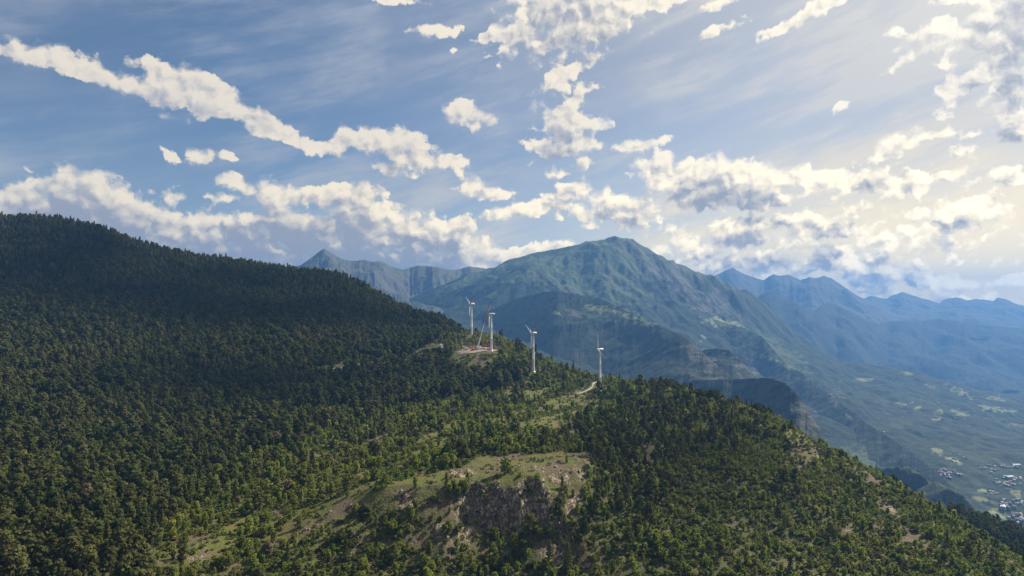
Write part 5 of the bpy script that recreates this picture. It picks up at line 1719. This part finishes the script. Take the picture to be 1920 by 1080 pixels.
soft = g.step(0.35, 0.65, g.noise(p0, 0.35, 3, 0.5, dim='2D'), 0.24, 0.80)
alpha = g.step(-0.04, soft, d0)
relief = g.add(g.mul(g.sub(r0, t1), 0.58), g.mul(g.sub(t0, r0), 0.32))
lum = g.m('ADD', g.sub(1.0, g.mul(depth, g.step(3, 17, E, 0.95, 0.58))), relief, clamp=True)
dark = g.mix(glow, (0.40, 0.42, 0.48), (0.27, 0.31, 0.40))
dark = g.mix(glow2, dark, (0.88, 0.84, 0.76))
dark = g.mix(g.mul(warm, 0.8), dark, (0.42, 0.36, 0.27))
bright = g.mix(glow, (0.93, 0.83, 0.67), (1.22, 1.09, 0.85))
bright = g.mix(glow2, bright, (1.28, 1.18, 0.98))
bright = g.mix(g.mul(warm, 0.8), bright, (2.7, 2.15, 1.15))
ccol = g.mix(g.step(0.05, 0.95, lum), dark, bright)
final = g.mix(g.mul(alpha, 0.97), col, ccol)
g.put(bg.inputs[0], final)
bg.inputs[1].default_value = K
world.cycles.sampling_method = 'MANUAL'
world.cycles.sample_map_resolution = 512

# ------------------------------------------------------------------ air: even haze in one box, the sky outside it
HAZE_TOP = 740
hx0, hx1, hy0, hy1, hz0 = -16500, 16500, -3400, 15800, -962
vb = [(x, y, z) for z in (hz0, HAZE_TOP) for y in (hy0, hy1) for x in (hx0, hx1)]
fb = [(0, 2, 3, 1), (4, 5, 7, 6), (0, 1, 5, 4), (2, 6, 7, 3), (0, 4, 6, 2), (1, 3, 7, 5)]
hm, hg, hout = new_mat('haze')
pv = hg.n('ShaderNodeVolumePrincipled')
pv.inputs['Color'].default_value = (0.095, 0.245, 0.565, 1)
pv.inputs['Density'].default_value = 0.00008
pv.inputs['Anisotropy'].default_value = 0.25
hg.put(hout.inputs['Volume'], pv.outputs[0])
haze = mesh_obj('haze', vb, fb, hm)
tag(haze, 'blue haze over the valley and the far ranges', kind='stuff')


# ------------------------------------------------------------------ clouds overhead, above the frame: they shade parts of the hill
def cloud(ground, rx, ry, label, seed, t=14000.0):
    """heaped cloud with a flat base, on the line from the shaded ground to the sun"""
    rng = np.random.default_rng(seed)
    c = np.array(ground, float) + SUN_DIR * t
    b = bmesh.new(); bmesh.ops.create_icosphere(b, subdivisions=3, radius=1)
    bv = np.array([v.co[:] for v in b.verts]); bf = np.array([[v.index for v in f.verts] for f in b.faces]); b.free()
    V, Fc = [], []
    for k in range(46):
        a, rr = rng.uniform(0, 6.28), math.sqrt(rng.uniform(0, 1))
        s_ = min(rx, ry) * rng.uniform(0.22, 0.42) * (1.15 - 0.6 * rr)
        o_ = np.array([rx * rr * 0.9 * math.cos(a), ry * rr * 0.9 * math.sin(a), rng.uniform(0, 0.6) * s_ + (1 - rr) * min(rx, ry) * 0.3])
        q = bv * s_
        q = q * (1 + 0.35 * (fbm(q[:, :1] / s_ * 1.7 + q[:, 2:] / s_ + k * 7.1, q[:, 1:2] / s_ * 1.7 + 3.3, 4, seed) - 0.5)) + o_
        q[:, 2] = np.maximum(q[:, 2], -0.06 * min(rx, ry))
        V.append(q); Fc.append(bf + k * len(bv))
    o_ = mesh_obj('cloud', np.vstack(V).tolist(), np.vstack(Fc).tolist(), M_CLOUD, smooth=True)
    o_.location = tuple(c)
    return tag(o_, label, kind='stuff')


M_CLOUD, cg, cout = new_mat('cloud')
cd_, ct_, cm_ = cg.n('ShaderNodeBsdfDiffuse'), cg.n('ShaderNodeBsdfTranslucent'), cg.n('ShaderNodeMixShader')
cn_ = cg.noise(cg.n('ShaderNodeNewGeometry').outputs['Position'], 0.01, 5, 0.6)
for s_ in (cd_, ct_): cg.put(s_.inputs[0], cg.mix(cn_, (0.88, 0.88, 0.9), (0.78, 0.79, 0.82)))
cm_.inputs[0].default_value = 0.35
cg.t.links.new(cd_.outputs[0], cm_.inputs[1]); cg.t.links.new(ct_.outputs[0], cm_.inputs[2])
cg.put(cout.inputs[0], cm_.outputs[0])
cloud((-620, 1330, 40), 560, 210, 'white cloud overhead whose shadow lies on the upper left hill', 5)
cloud((-330, 900, -70), 170, 90, 'small white cloud overhead whose shadow lies on the lower left wood', 6)
cloud((140, 580, -130), 80, 80, 'small white cloud overhead whose shadow lies right of the terrace', 7)


# ------------------------------------------------------------------ light, air and render settings
sun = bpy.data.lights.new('sun', 'SUN')
sun.energy = 5.0
sun.angle = math.radians(0.6)
sun.color = (1.0, 0.90, 0.73)
so = bpy.data.objects.new('sun', sun)
COL.objects.link(so)
so.rotation_euler = Vector(-SUN_DIR).to_track_quat('-Z', 'Y').to_euler()

scene.view_settings.view_transform = 'Standard'
scene.view_settings.look = 'None'
scene.view_settings.gamma = 1
scene.view_settings.exposure = 1.27
scene.cycles.use_denoising = True
scene.cycles.max_bounces = 8
scene.cycles.diffuse_bounces = 4
scene.cycles.glossy_bounces = 1
scene.cycles.transmission_bounces = 5
scene.cycles.volume_bounces = 1
scene.cycles.transparent_max_bounces = 8
scene.cycles.sample_clamp_indirect = 4
